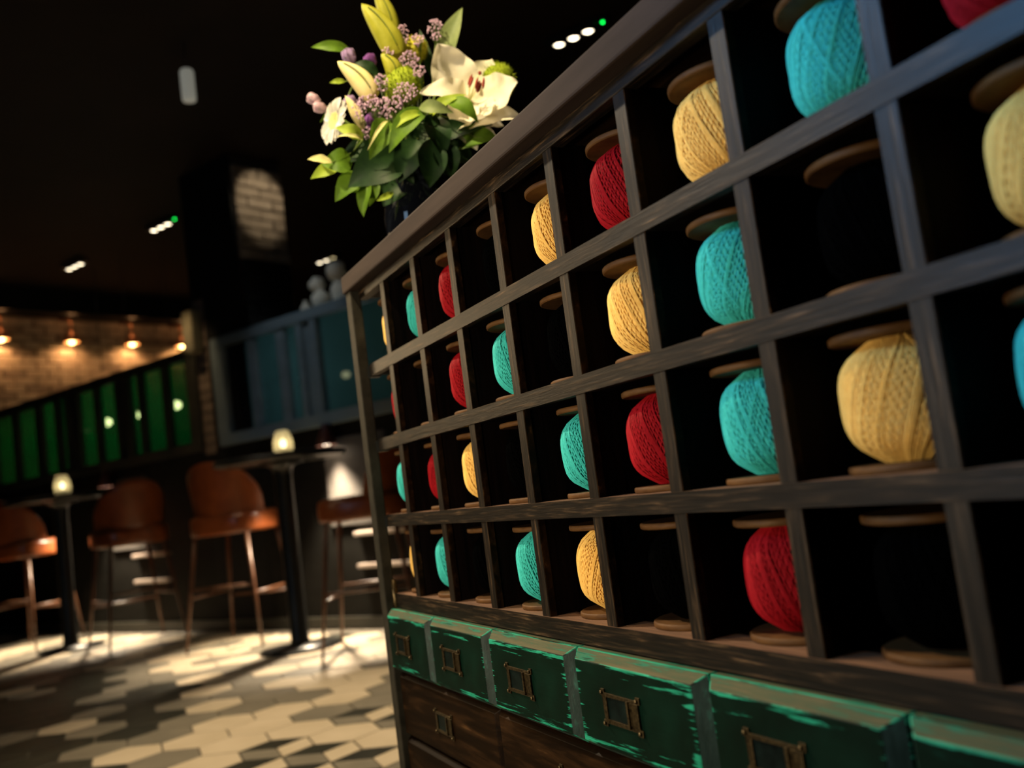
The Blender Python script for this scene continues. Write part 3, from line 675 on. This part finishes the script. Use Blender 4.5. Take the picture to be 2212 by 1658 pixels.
# ================================================================== CABINET (front in the plane y = 0, compartments 0.15 m apart)
W = 0.15
def Z(k): return 0.76 + 1.497 * W + k * W
DEP = 0.36
XL, XR = -0.1125, 1.50
cab = thing('thread_cabinet', (0, 0, 0), 'dark wooden cabinet of open compartments above rows of small drawers, in a steel frame', 'cabinet')
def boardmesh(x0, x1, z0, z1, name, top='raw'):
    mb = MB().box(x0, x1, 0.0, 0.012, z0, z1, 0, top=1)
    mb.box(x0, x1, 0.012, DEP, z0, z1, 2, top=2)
    mb.box(x0, x1, 0.012, 0.036, z1, z1 + 0.0002, 1)  # reddish front strip before the black rear paints in the lit ledge
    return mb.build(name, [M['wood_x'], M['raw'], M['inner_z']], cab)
MB().box(XL - 0.02, XR, 0, 0.018, Z(0.872), Z(0.985)).build('top_rail', M['wood_x'], cab, bevel=0.0015)
MB().box(XL - 0.02, XR, 0.018, DEP, Z(0.895), Z(0.985)).build('top_panel', M['drawer_wood'], cab)
ROWZ = []
for k in (0.0, -0.882, -1.764):
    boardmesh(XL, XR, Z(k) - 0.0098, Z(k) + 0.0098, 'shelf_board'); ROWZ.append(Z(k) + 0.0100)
    MB().box(XL - 0.016, XL, 0.0, 0.02, Z(k) - 0.012, Z(k) + 0.008).build('bracket', M['black_metal'], cab, bevel=0.001)
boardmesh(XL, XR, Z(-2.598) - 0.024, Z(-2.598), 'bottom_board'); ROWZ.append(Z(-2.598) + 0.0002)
ROWTOP = [Z(0.895), Z(0) - 0.0098, Z(-0.882) - 0.0098, Z(-1.764) - 0.0098]
for r in range(4):
    z0, z1 = ROWZ[r], ROWTOP[r]
    h = z1 - z0
    mb = MB().box(-0.0098, 0.0087, 0.001, 0.010, -h / 2, h / 2, 0).box(0.0087, 0.0098, 0.0014, 0.010, -h / 2, h / 2, 2).box(-0.0092, 0.0092, 0.010, DEP, -h / 2, h / 2, 1)  # brown strip on the right edge: wear and a painted edge highlight
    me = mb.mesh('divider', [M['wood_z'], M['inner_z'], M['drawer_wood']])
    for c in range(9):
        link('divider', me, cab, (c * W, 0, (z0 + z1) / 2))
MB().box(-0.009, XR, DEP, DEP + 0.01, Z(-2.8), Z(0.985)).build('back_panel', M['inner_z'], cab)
MB().box(XR, XR + 0.02, 0, DEP + 0.01, 0.0, Z(0.985)).build('side_panel', M['wood_z'], cab)
# steel corner posts
MB().box(-0.1575, -0.1275, -0.015, 0.004, 0, Z(0.985)).build('post', M['steel'], cab, bevel=0.002)
MB().box(-0.1575, -0.1275, DEP, DEP + 0.02, 0, Z(0.985)).build('post', M['steel'], cab, bevel=0.002)
MB().tube([(-0.128, 0.003, Z(-2.45)), (-0.128, 0.003, Z(-2.78)), (-0.128, 0.03, Z(-2.9))], 0.006, 8).build('frame_bracket', M['brass'], cab, True)
# drawer carcass
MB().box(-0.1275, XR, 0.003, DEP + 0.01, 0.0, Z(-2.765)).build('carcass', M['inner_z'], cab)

def holder(parent, dx, yf):
    mb = MB()
    w, h = 0.066, 0.031
    mb.box(-w / 2, w / 2, -0.0022, 0, h / 2 - 0.0032, h / 2).box(-w / 2, w / 2, -0.0022, 0, -h / 2, -h / 2 + 0.0045)
    mb.box(-w / 2, -w / 2 + 0.0065, -0.0022, 0, -h / 2 + 0.0045, h / 2 - 0.0032).box(w / 2 - 0.016, w / 2, -0.0028, 0, -h / 2 + 0.0045, h / 2 - 0.0032)
    mb.box(w / 2 - 0.018, w / 2 - 0.0145, -0.005, -0.001, -h / 2 + 0.002, h / 2 - 0.002)
    for sx in (-1, 1):
        for sz in (-1, 1):
            mb.box(sx * w / 2 - 0.0036, sx * w / 2 + 0.0036, -0.002, 0, sz * h / 2 - 0.0036, sz * h / 2 + 0.0036)
    o = mb.build('label_holder', M['brass'], parent, bevel=0.0008, loc=(dx, yf, 0.0))
    MB().box(-w / 2 + 0.0065, w / 2 - 0.016, -0.0004, 0.0, -h / 2 + 0.0045, h / 2 - 0.0032).build('label_card', M['card'], parent, loc=(dx, yf - 0.0002, 0.0))
    return o
def rivets(parent, dx, yf):
    me = None
    for sx in (-1, 1):
        for sz in (-1, 1):
            mb = MB().sphere((0, 0, 0), 0.0022, 10, 6, sc=(1, 0.7, 1))
            mb.build('rivet', M['brass'], parent, True, loc=(dx + sx * 0.033, yf - 0.0035, sz * 0.0155))
def drawer(x0, x1, z0, z1, yf, green, label=None):
    g = 0.0012
    w, h = (x1 - x0) - 2 * g, (z1 - z0) - 2 * g
    c = 0.0095 if green else 0.006; ci = 0.013 if green else 0.007
    o = [(-w / 2, 0, -h / 2), (w / 2, 0, -h / 2), (w / 2, 0, h / 2), (-w / 2, 0, h / 2)]
    i = [(-w / 2 + ci, yf, -h / 2 + c), (w / 2 - ci, yf, -h / 2 + c), (w / 2 - ci, yf, h / 2 - c), (-w / 2 + ci, yf, h / 2 - c)]
    bk = [(p[0], 0.10, p[2]) for p in o]
    mb = MB()
    # chamfered front: face 0, sides 1, top 2
    ym = -0.004
    o2 = [(p[0], ym, p[2]) for p in o]
    mb.add(i, [(0, 1, 2, 3)], 0)
    vs = o2 + i
    mb.add(vs, [(0, 1, 5, 4)], 1); mb.add(vs, [(1, 2, 6, 5)], 1); mb.add(vs, [(2, 3, 7, 6)], 2); mb.add(vs, [(3, 0, 4, 7)], 1)
    vs = bk + o2
    mb.add(vs, [(0, 1, 5, 4)], 1); mb.add(vs, [(1, 2, 6, 5)], 1); mb.add(vs, [(2, 3, 7, 6)], 2); mb.add(vs, [(3, 0, 4, 7)], 1)
    mats = [M['green'], M['green_side'], M['green_top']] if green else [M['drawer_wood']] * 3
    d = mb.build('drawer', mats, cab, bevel=0.0012, loc=((x0 + x1) / 2, -0.003 if green else 0.004, (z0 + z1) / 2))
    if label: d['label'] = label
    dx = -0.018 if green else 0.0
    holder(d, dx, yf); rivets(d, dx, yf)
    return d
GX = [-0.846, 0.535, 2.0, 3.537, 5.13, 6.586, 8.05, 9.98]
for a, b in zip(GX[:-1], GX[1:]):
    drawer(a * W, b * W, Z(-3.475), Z(-2.762), -0.017, True, 'green painted drawer front with worn turquoise edges')
BX = [-0.846, 1.87, 4.65, 7.4, 9.98]
for r in range(3):
    for a, b in zip(BX[:-1], BX[1:]):
        drawer(a * W, b * W, Z(-4.20 - 0.72 * r), Z(-3.485 - 0.72 * r), -0.012, False)

ct = MB().box(-0.160, 1.60, -0.0200, 0.47, Z(0.985), Z(1.19)).build('countertop', M['counter'], None, bevel=0.003)
ct['label'] = 'thick brown wooden countertop on top of the thread cabinet'; ct['category'] = 'countertop'

# ------------------------------------------------------------------ spools of thread
def ball_profile(t): return max(0.46, (1 - abs(t) ** 3.3) ** 0.50)
def yarn_mesh(name, mat, Rm, H, seed, hand, skew):
    rnd = random.Random(seed)
    mb = MB()
    n = 36; nz = 20
    prof = [(Rm * ball_profile(-0.985 + 1.97 * j / nz) - 0.0014, H * (0.5 + 0.5 * (-0.985 + 1.97 * j / nz))) for j in range(nz + 1)]
    mb.lathe(prof, n)
    def strand(th0, twist, off, rad, seg=16):
        vs = []; fs = []
        for i in range(seg + 1):
            t = -0.975 + 1.95 * i / seg
            r = Rm * ball_profile(t) + off
            th = th0 + twist * (t * 0.8 + 0.2 * t ** 3)
            z = H * (0.5 + 0.5 * t)
            dth = rad / max(r, 0.006)
            for da, dr in ((-1, -rad * 0.55), (0, rad), (1, -rad * 0.55)):
                vs.append(((r + dr) * math.cos(th + da * dth), (r + dr) * math.sin(th + da * dth), z))
        for i in range(seg):
            a = 3 * i
            fs += [(a, a + 1, a + 4, a + 3), (a + 1, a + 2, a + 5, a + 4)]
        mb.add(vs, fs)
    for hd, off, nl, rad in ((-1, -0.0002, 54, 0.00060), (1, 0.0004, 92, 0.00056)):
        for k in range(nl):
            strand(2 * PI * k / nl + rnd.uniform(-0.012, 0.012), hd * hand * (0.40 + skew + rnd.uniform(-0.03, 0.03)), off, rad)
    nr = 17
    for hd in (1, -1):
        for k in range(nr if hd == 1 else 1):
            th = 2 * PI * (k + rnd.uniform(-0.3, 0.3)) / (nr if hd == 1 else 1)
            m = rnd.choice((2, 2, 3, 4))
            tw = hd * hand * (0.40 + skew + rnd.uniform(-0.06, 0.06))
            for q in range(m):
                strand(th + q * 0.00125 / Rm, tw, 0.0010, 0.00060)
    return mb.mesh(name, mat, True)
YH = 0.0945
variants = {}
for cname, nv in (('yellow', 4), ('teal', 4), ('red', 3), ('black', 1)):
    variants[cname] = [yarn_mesh('thread', M[cname], 0.0482 + 0.0018 * ((k * 7) % 3 - 1), YH, 11 + k * 5 + len(cname), 1 if k % 2 else -1, 0.0 + 0.03 * k) for k in range(nv)]
fl_me = MB().lathe([(0.001, 0.0), (0.0498, 0.0), (0.0510, 0.0010), (0.0512, 0.0032), (0.0510, 0.0052), (0.0498, 0.0062), (0.001, 0.0062)], 40, cap=False).mesh('flange', M['disc'], True)
fb = bmesh.new(); fb.from_mesh(fl_me)
for f in fb.faces: f.smooth = abs(f.normal.z) < 0.5
fb.to_mesh(fl_me); fb.free()
sp_me = MB().lathe([(0.012, 0.006), (0.012, 0.099)], 14).mesh('spindle', M['spindle'])
GRID = ['ytrkyrytr', 'rkrtkytky', 'tryktrtyt'.replace(' ', ''), 'ytktykrkk']
NAMES = dict(y='yellow', t='teal', r='red', k='black')
ADJ = dict(y='golden yellow', t='turquoise', r='dark red', k='black')
ROWN = ['top row', 'second row', 'third row', 'bottom row']
COLN = ['leftmost compartment', 'second compartment from the left', 'third compartment from the left', 'fourth compartment from the left', 'fifth compartment from the left',
        'sixth compartment from the left', 'seventh compartment from the left', 'eighth compartment from the left', 'ninth compartment from the left']
rs = random.Random(3)
cnt = 0
for r in range(4):
    for c in range(9):
        k = GRID[r][c]
        x = (c - 0.5) * W + rs.uniform(-0.003, 0.003)
        if c == 0: x = -0.058
        t = thing('thread_spool', (x, 0.064 + rs.uniform(-0.003, 0.003), ROWZ[r]), '%s thread wound on a wooden spool, %s, %s' % (ADJ[k], ROWN[r], COLN[c]), 'spool', rs.uniform(0, 6.28), 'thread spools in the cabinet compartments')
        link('flange', fl_me, t, (0, 0, 0)); link('flange', fl_me, t, (0, 0, 0.0985))
        link('spindle', sp_me, t)
        vs = variants[NAMES[k]]
        link('thread', vs[cnt % len(vs)], t, (0, 0, 0.0052)); cnt += 1

# ================================================================== VASE AND BOUQUET
VX, VY, VZ = -0.040, 0.100, Z(1.19)
va = MB().lathe([(0.001, 0), (0.044, 0.0), (0.050, 0.004), (0.060, 0.04), (0.062, 0.075), (0.058, 0.110), (0.051, 0.138), (0.050, 0.150), (0.053, 0.156), (0.050, 0.157), (0.046, 0.150),
                 (0.047, 0.138), (0.053, 0.11), (0.001, 0.10)], 44, cap=False).build('vase', M['vase'], None, True, loc=(VX, VY, VZ))
va['label'] = 'glossy black rounded vase holding the bouquet on the countertop'; va['category'] = 'vase'
VM = Vector((VX, VY, VZ + 0.140))
US = 0.000819
BO = Vector((-0.043, 0.10, 1.242))
# bouquet frame: across, down and towards the viewer, in units of US metres from the vase's shoulder
def P(x, y, d=0.0):
    k = 1 - d / 1.67
    return BO + RIGHT * ((x * k + 1106 * (1 - k) - 905) * US) + DOWN * ((y * k + 829 * (1 - k) - 470) * US) - FWD * d - VM
TOW = -FWD
def prof_leaf(s): return max(0.02, math.sin(PI * min(1, s) ** 0.85) ** 0.85) if 0 < s < 1 else 0.02
def prof_petal(s): return max(0.03, (math.sin(PI * (0.08 + 0.92 * s) ** 0.9)) ** 0.75) if s < 1 else 0.03
def prof_strap(s): return min(1.0, 0.45 + s * 1.6) * (1.0 if s < 0.82 else max(0.05, 1 - ((s - 0.82) / 0.18) ** 2 * 0.95))
def blade(b, t, w, nrm, bend=0.0, cup=0.0, curl=0.0, prof=prof_leaf, ns=12, nw=4, ruf=0.0, mb=None):
    mb = mb or MB()
    d = t - b; L = d.length
    side = d.cross(nrm).normalized(); nn = side.cross(d).normalized()
    ph = random.uniform(0, 6)
    vs = []; fs = []
    for i in range(ns + 1):
        s = i / ns
        c = b + d * s + nn * (bend * 4 * s * (1 - s) + curl * s ** 3)
        h = w * 0.5 * prof(s)
        for j in range(-nw, nw + 1):
            x = j / nw
            vs.append(c + side * (h * x) + nn * (cup * h * abs(x) ** 1.5 + ruf * abs(x) ** 2 * math.sin(s * 17 + ph + x)))
    m = 2 * nw + 1
    for i in range(ns):
        for j in range(m - 1):
            a = i * m + j; fs.append((a, a + 1, a + m + 1, a + m))
    mb.add(vs, fs)
    return mb
def stem(t, top, rad=0.0022, via=None, mat='stem'):
    pts = [Vector((0, 0, -0.02)), via or (top * 0.5 + Vector((0, 0, 0.01))), top]
    MB().tube(pts, rad, 6).build('stem', M[mat], t, True)
def rn(k=0.4): return (TOW + Vector((random.uniform(-k, k), random.uniform(-k, k), random.uniform(-k, k)))).normalized()
UP = -DOWN

# open lily
t = thing('lily', VM, 'open white lily with dark red anthers, right side of the bouquet', 'flower')
C0 = P(1012, 222, 0.035)
stem(t, C0 + Vector((0, 0, -0.012)))
for tip, w, bend, cup, curl, d in (((944, 98), 100, -0.008, 0.35, 0.012, 0.055), ((1120, 178), 92, -0.012, 0.30, 0.004, 0.075), ((914, 192), 58, 0.020, 0.25, -0.012, 0.085),
                                   ((1050, 262), 88, -0.012, 0.40, 0.010, 0.095), ((1062, 128), 90, -0.008, 0.3, 0.0, 0.020), ((985, 285), 66, 0.004, 0.3, 0.0, 0.07)):
    blade(C0, P(tip[0], tip[1], d), w * US, TOW + UP * 0.25, bend, cup, curl, prof_petal, 18, 6, 0.0042).build('petal', M['petal_white'], t, True)
for (x, y, d) in ((1018, 178, 0.085), (1033, 186, 0.09), (1045, 180, 0.088), (1016, 172, 0.08), (1030, 180, 0.092), (1036, 190, 0.085)):
    e = P(x, y, d)
    f = MB().tube([C0, (C0 + e) / 2 + TOW * 0.004, e], 0.0007, 5).build('stamen', M['pistil'], t, True)
    ax = (UP * 0.9 + RIGHT * random.uniform(-0.1, 0.5)).normalized() * 0.0095
    MB().tube([e - ax, e - ax * 0.5, e, e + ax * 0.5, e + ax], [0.0008, 0.0022, 0.0026, 0.0022, 0.0008], 6).build('anther', M['anther'], f, True)
e = P(1037, 158, 0.075)
pz = MB().tube([C0, (C0 + e) / 2 + TOW * 0.004, e], 0.0012, 6).build('pistil', M['pistil'], t, True)
MB().sphere(e, 0.0034, 8, 6).build('stigma', M['anther'], pz, True)
# second lily, mostly behind the countertop
t = thing('lily', VM, 'white lily low at the right, partly hidden by the countertop', 'flower')
C1 = P(992, 276, 0.03); stem(t, C1 + Vector((0, 0, -0.006)))
for tip, w, bend, d in (((1125, 246), 70, 0.012, 0.05), ((1090, 266), 56, 0.010, 0.02), ((1075, 300), 48, 0.006, 0.05), ((1030, 318), 46, 0.004, 0.06)):
    blade(C1, P(tip[0], tip[1], d), w * US, TOW + UP * 0.6, bend, 0.3, -0.008, prof_petal, 12, 4, 0.0015).build('petal', M['petal_white'], t, True)

# lily buds: three-sided closed buds
def BUDR(s): return 1.72 * (0.10 + s) ** 0.42 * (1 - s) ** 0.72
def bud(b, tp, r, mat, t, bow=0.006):
    d = tp - b; x = d.cross(TOW).normalized(); y = d.normalized().cross(x)
    vs = []; fs = []; ns, n = 16, 18
    for i in range(ns + 1):
        s = i / ns
        rr = r * max(0.02, BUDR(s)) if s < 1 else 0.0004
        c = b + d * s + x * bow * math.sin(PI * s)
        for k in range(n):
            q = 2 * PI * k / n; g = rr * (1 + 0.10 * math.cos(3 * q + 0.8) - 0.05 * math.cos(6 * q + 1.6))
            vs.append(c + x * g * math.cos(q) + y * g * math.sin(q))
    for i in range(ns):
        for k in range(n): fs.append((i * n + k, i * n + (k + 1) % n, (i + 1) * n + (k + 1) % n, (i + 1) * n + k))
    fs.append(tuple(reversed(range(n)))); fs.append(tuple(range(ns * n, ns * n + n)))
    MB().add(vs, fs).build('bud', M[mat], t, True)
    # raised midrib
    ps = []
    for i in range(2, 15):
        s = i / 16; rr = r * BUDR(s)
        ps.append(b + d * s + x * bow * math.sin(PI * s) + (TOW * 0.93 + x * 0.3).normalized() * rr * 1.0)
    MB().tube(ps, 0.0009, 5).build('midrib', M['stem'], t, True)
for b, tp, r, mat, d, lb in (((862, 128), (781, 8), 30, 'petal_bud', 0.03, 'tall yellow-green lily bud, upright at the top of the bouquet'), ((850, 90), (806, -30), 22, 'petal_bud', -0.02, 'lily bud behind the tall bud, cut by the frame'),
                             ((806, 214), (729, 133), 25, 'petal_cream', 0.06, 'cream lily bud pointing left'), ((856, 176), (824, 116), 20, 'petal_bud', 0.05, 'short yellow-green lily bud between the larger buds')):
    t = thing('lily_bud', VM, lb, 'flower bud', 0, 'lily buds')
    B = P(b[0], b[1], d); bud(B, P(tp[0], tp[1], d + 0.01), r * US, mat, t); stem(t, B)
# lime green fuzzy heads
def fuzzy(t, c, r, mat, n=420):
    rnd = random.Random(int(c.x * 1e5))
    mb = MB().sphere(c, r * 0.86, 14, 10)
    for k in range(n):
        z = 1 - 2 * (k + 0.5) / n; q = k * 2.39996
        v = Vector((math.sqrt(1 - z * z) * math.cos(q), math.sqrt(1 - z * z) * math.sin(q), z)) + Vector([rnd.uniform(-0.08, 0.08) for _ in range(3)])
        v.normalize(); a = v.cross(Vector((0.3, 0.5, 0.8))).normalized(); b_ = v.cross(a); wd = r * 0.035
        rr = r * rnd.uniform(0.95, 1.08)
        o = c + v * r * 0.8
        mb.add([o + a * wd, o - a * 0.5 * wd + b_ * wd, o - a * 0.5 * wd - b_ * wd, c + v * rr], [(0, 1, 3), (1, 2, 3), (2, 0, 3)])
    mb.build('flower_head', M[mat], t)
for x, y, r, d, mat, lb in ((1074, 176, 44, 0.0, 'fuzz', 'lime green fuzzy ball flower behind the open lily'), (870, 186, 46, 0.045, 'fuzz', 'lime green fuzzy ball flower at the bouquet centre'), (896, 106, 31, 0.0, 'fuzz_yellow', 'yellow-green fuzzy flower beneath the upper sea lavender')):
    t = thing('ball_flower', VM, lb, 'flower', 0, 'lime fuzzy ball flowers')
    c = P(x, y, d); fuzzy(t, c, r * US, mat); stem(t, c)
# gerbera, seen nearly from the side
t = thing('gerbera', VM, 'white gerbera daisy facing left at the bouquet edge', 'flower')
GC = P(722, 262, 0.06); gn = (-RIGHT * 0.74 + TOW * 0.64 + UP * 0.10).normalized()
gx = gn.cross(UP).normalized(); gy = gn.cross(gx)
stem(t, GC - gn * 0.006)
for k in range(26):
    q = 2 * PI * k / 26 + random.uniform(-0.05, 0.05); dr = gx * math.cos(q) + gy * math.sin(q)
    L = (50 + random.uniform(-3, 3)) * US
    blade(GC + dr * 0.008 - gn * 0.001 * (k % 2), GC + dr * L + gn * random.uniform(-0.004, 0.005), 21 * US, gn, 0.002, 0.2, 0.0, prof_strap, 8, 2).build('petal', M['petal_gerbera'], t, True)
mb = MB()
for k in range(70):
    rr = 0.0155 * math.sqrt((k + 0.5) / 70); q = k * 2.4
    mb.sphere(GC + gx * rr * math.cos(q) + gy * rr * math.sin(q) + gn * 0.002, 0.0017, 6, 4)
mb.build('disc', M['petal_cream'], t, True)
# lisianthus
def liz(x, y, r, d, mat, lb, n=9, dirv=None):
    t = thing('lisianthus', VM, lb, 'flower', 0, 'lisianthus blooms')
    c = P(x, y, d); ax = (dirv or (UP + TOW * 0.6 - RIGHT * 0.3)).normalized()
    bx = ax.cross(TOW).normalized(); by = ax.cross(bx); r *= US
    stem(t, c - ax * r * 0.8)
    for k in range(n):
        q = 2.4 * k; dr = bx * math.cos(q) + by * math.sin(q); sp_ = 0.35 + 0.65 * k / n
        blade(c - ax * r * 0.9, c + ax * r * (0.85 - 0.25 * k / n) + dr * r * sp_ * 0.75, r * 1.35, -dr + ax * 0.2, -r * 0.32, 0.55, r * 0.15, prof_strap, 8, 3, r * 0.07).build('petal', M[mat], t, True)
    for k in range(3):
        q = 2.1 * k; dr = bx * math.cos(q) + by * math.sin(q)
        blade(c - ax * r, c + ax * r * 0.2 + dr * r * 0.75, r * 0.35, dr, 0.0, 0.2).build('sepal', M['leaf_grey'], t, True)
liz(754, 122, 21, 0.02, 'lavender', 'lavender lisianthus bloom at the upper left of the bouquet')
liz(800, 132, 19, 0.01, 'purple', 'deep purple lisianthus bloom behind the lily buds')
liz(676, 214, 17, 0.03, 'pinkbud', 'pale pink lisianthus bud at the far left', dirv=(-RIGHT + UP * 0.5))
liz(690, 232, 17, 0.04, 'pinkbud', 'pale pink lisianthus bloom just above the gerbera', dirv=(-RIGHT + UP * 0.2 + TOW * 0.4))
liz(757, 222, 18, 0.07, 'lavender', 'lavender lisianthus bloom right of the gerbera', dirv=(UP - RIGHT * 0.4 + TOW * 0.5))
liz(806, 262, 22, 0.05, 'purple', 'dim purple lisianthus bloom low in the bouquet')
# sea lavender
SLP = [(868, 74, 15, 24, 0.02, 'at the top beside the tall bud'), (940, 64, 17, 24, 0.02, 'upper right, against the tall grey leaf'), (902, 84, 14, 16, 0.03, 'above the yellow-green flower'), (982, 116, 8, 12, 0.0, 'far right, behind the open lily'),
       (884, 128, 22, 20, 0.05, 'right of the short bud'), (906, 154, 14, 14, 0.08, 'left of the open lily'), (876, 198, 26, 22, 0.11, 'in front of the central lime ball'), (805, 222, 34, 18, 0.10, 'below the cream bud'), (850, 224, 22, 18, 0.11, 'low centre, above the big leaf'),
       (776, 236, 16, 20, 0.09, 'beside the gerbera'), (824, 180, 16, 20, 0.08, 'right of the cream bud'), (798, 288, 16, 14, 0.08, 'lowest, under the gerbera leaf'), (838, 112, 13, 10, 0.05, 'in front of the tall bud base'), (832, 252, 16, 14, 0.09, 'over the low dark gap')]
for x, y, rx, ry, d, where in SLP:
    t = thing('sea_lavender', VM, 'spray of tiny lilac sea lavender florets, ' + where, 'flower', 0, 'sea lavender sprays')
    mb = MB(); st = MB(); c = P(x, y, d); base = P(x + 6, y + ry + 22, d - 0.02)
    n = int(rx * ry / 7.5) + 16
    for k in range(n):
        q = random.uniform(0, 6.283); rr = math.sqrt(random.random())
        g = P(x + rx * rr * math.cos(q), y + ry * rr * math.sin(q), d + random.uniform(-0.012, 0.012))
        mb.sphere(g, random.uniform(0.0011, 0.0021), 6, 4, jit=0.15)
        if k % 3 == 0: st.tube([base, (base + g) / 2 + UP * 0.003, g], 0.0004, 3, cap=False)
    st.tube([Vector((0, 0, -0.01)), base * 0.6, base], 0.0012, 5)
    st.build('stem', M['stem'], t)
    mb.build('florets', M['lilac'], t, kind='stuff')
# leafy sprigs: (base, tip, width, depth base, depth tip, material, bend)
SPR = {
 'tall grey-green leaf sprig rising at the upper right': [((946, 165), (997, 13), 46, -0.01, 0.0, 'leaf_grey', 0.010), ((940, 180), (905, 60), 22, -0.03, -0.03, 'leaf_dark', 0.01), ((962, 150), (950, 190), 20, 0.02, 0.03, 'leaf_grey', 0.01)],
 'leaf sprig reaching left behind the lavender bloom': [((757, 108), (672, 99), 24, 0.0, 0.02, 'leaf_mid', 0.010), ((745, 176), (712, 178), 12, 0.02, 0.03, 'leaf_lite', 0.004), ((818, 160), (760, 137), 30, 0.02, 0.03, 'leaf_dark', 0.006), ((740, 236), (690, 262), 18, 0.02, 0.03, 'leaf_mid', 0.004)],
 'bright leaf sprig in front of the open lily': [((924, 258), (1001, 200), 26, 0.09, 0.12, 'leaf_lite', 0.010), ((966, 222), (1034, 257), 38, 0.11, 0.12, 'leaf_mid', 0.012), ((905, 234), (977, 240), 28, 0.115, 0.13, 'leaf_grey', 0.012), ((1000, 260), (1085, 228), 30, 0.0, 0.02, 'leaf_mid', 0.01), ((950, 262), (905, 262), 24, 0.09, 0.10, 'leaf_dark', 0.008)],
 'large folded green leaf sprig at the centre front': [((922, 238), (838, 320), 48, 0.105, 0.13, 'leaf_mid', 0.018), ((916, 246), (842, 278), 22, 0.11, 0.135, 'leaf_lite', 0.012), ((836, 258), (802, 338), 50, 0.09, 0.12, 'leaf_mid', 0.016), ((838, 262), (796, 316), 8, 0.101, 0.136, 'leaf_pale', 0.014)],
 'leaf sprig spreading under the gerbera': [((784, 300), (726, 274), 30, 0.08, 0.10, 'leaf_lite', 0.010), ((784, 303), (728, 292), 9, 0.086, 0.108, 'leaf_pale', 0.008), ((786, 282), (746, 206), 24, 0.07, 0.09, 'petal_cream', 0.006), ((760, 356), (696, 352), 52, 0.06, 0.08, 'leaf_mid', 0.014), ((717, 352), (664, 343), 20, 0.085, 0.10, 'leaf_pale', 0.004), ((730, 362), (672, 383), 30, 0.05, 0.07, 'leaf_lite', 0.010)],
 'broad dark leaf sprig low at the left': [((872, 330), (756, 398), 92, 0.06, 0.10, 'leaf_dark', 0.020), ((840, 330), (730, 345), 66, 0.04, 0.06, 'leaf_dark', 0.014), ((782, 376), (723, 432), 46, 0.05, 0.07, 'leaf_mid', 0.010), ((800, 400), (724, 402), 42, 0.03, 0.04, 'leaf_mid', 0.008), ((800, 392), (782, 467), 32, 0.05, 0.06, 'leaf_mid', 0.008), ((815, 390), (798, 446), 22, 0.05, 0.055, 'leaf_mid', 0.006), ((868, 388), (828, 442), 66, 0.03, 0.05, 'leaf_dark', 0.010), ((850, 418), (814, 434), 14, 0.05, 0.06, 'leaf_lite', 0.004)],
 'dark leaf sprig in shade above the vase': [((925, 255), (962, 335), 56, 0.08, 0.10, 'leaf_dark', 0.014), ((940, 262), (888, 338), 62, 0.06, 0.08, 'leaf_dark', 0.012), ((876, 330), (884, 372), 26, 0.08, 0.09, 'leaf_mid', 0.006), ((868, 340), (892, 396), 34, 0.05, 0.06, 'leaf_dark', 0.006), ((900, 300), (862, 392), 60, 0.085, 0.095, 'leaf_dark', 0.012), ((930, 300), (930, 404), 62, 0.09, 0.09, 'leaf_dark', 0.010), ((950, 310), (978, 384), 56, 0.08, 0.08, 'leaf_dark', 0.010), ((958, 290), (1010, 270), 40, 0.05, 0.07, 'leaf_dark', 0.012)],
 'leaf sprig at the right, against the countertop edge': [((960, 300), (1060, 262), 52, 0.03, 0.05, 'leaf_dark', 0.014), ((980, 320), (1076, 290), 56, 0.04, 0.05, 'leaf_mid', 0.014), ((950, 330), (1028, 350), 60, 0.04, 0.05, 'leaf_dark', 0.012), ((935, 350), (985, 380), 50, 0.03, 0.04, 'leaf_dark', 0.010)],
}
for lb, lv in SPR.items():
    t = thing('leafy_sprig', VM, lb, 'foliage', 0, 'leafy sprigs in the bouquet')
    mean = Vector((0, 0, 0))
    for b, tp, w, d0, d1, mat, bend in lv: mean += P(b[0], b[1], d0) / len(lv)
    stem(t, mean - TOW * 0.01, 0.002)
    sb = MB()
    for b, tp, w, d0, d1, mat, bend in lv:
        B, Tp = P(b[0], b[1], d0), P(tp[0], tp[1], d1)
        blade(B, Tp, w * US, rn(0.35) + UP * 0.25, bend, 0.32, -bend * 0.8, prof_leaf, 14, 4, 0.0008).build('leaf', M[mat], t, True)
        sb.tube([mean - TOW * 0.01, (mean + B) / 2 - TOW * 0.004, B], 0.0012, 5)
    sb.build('twig', M['stem'], t, True)
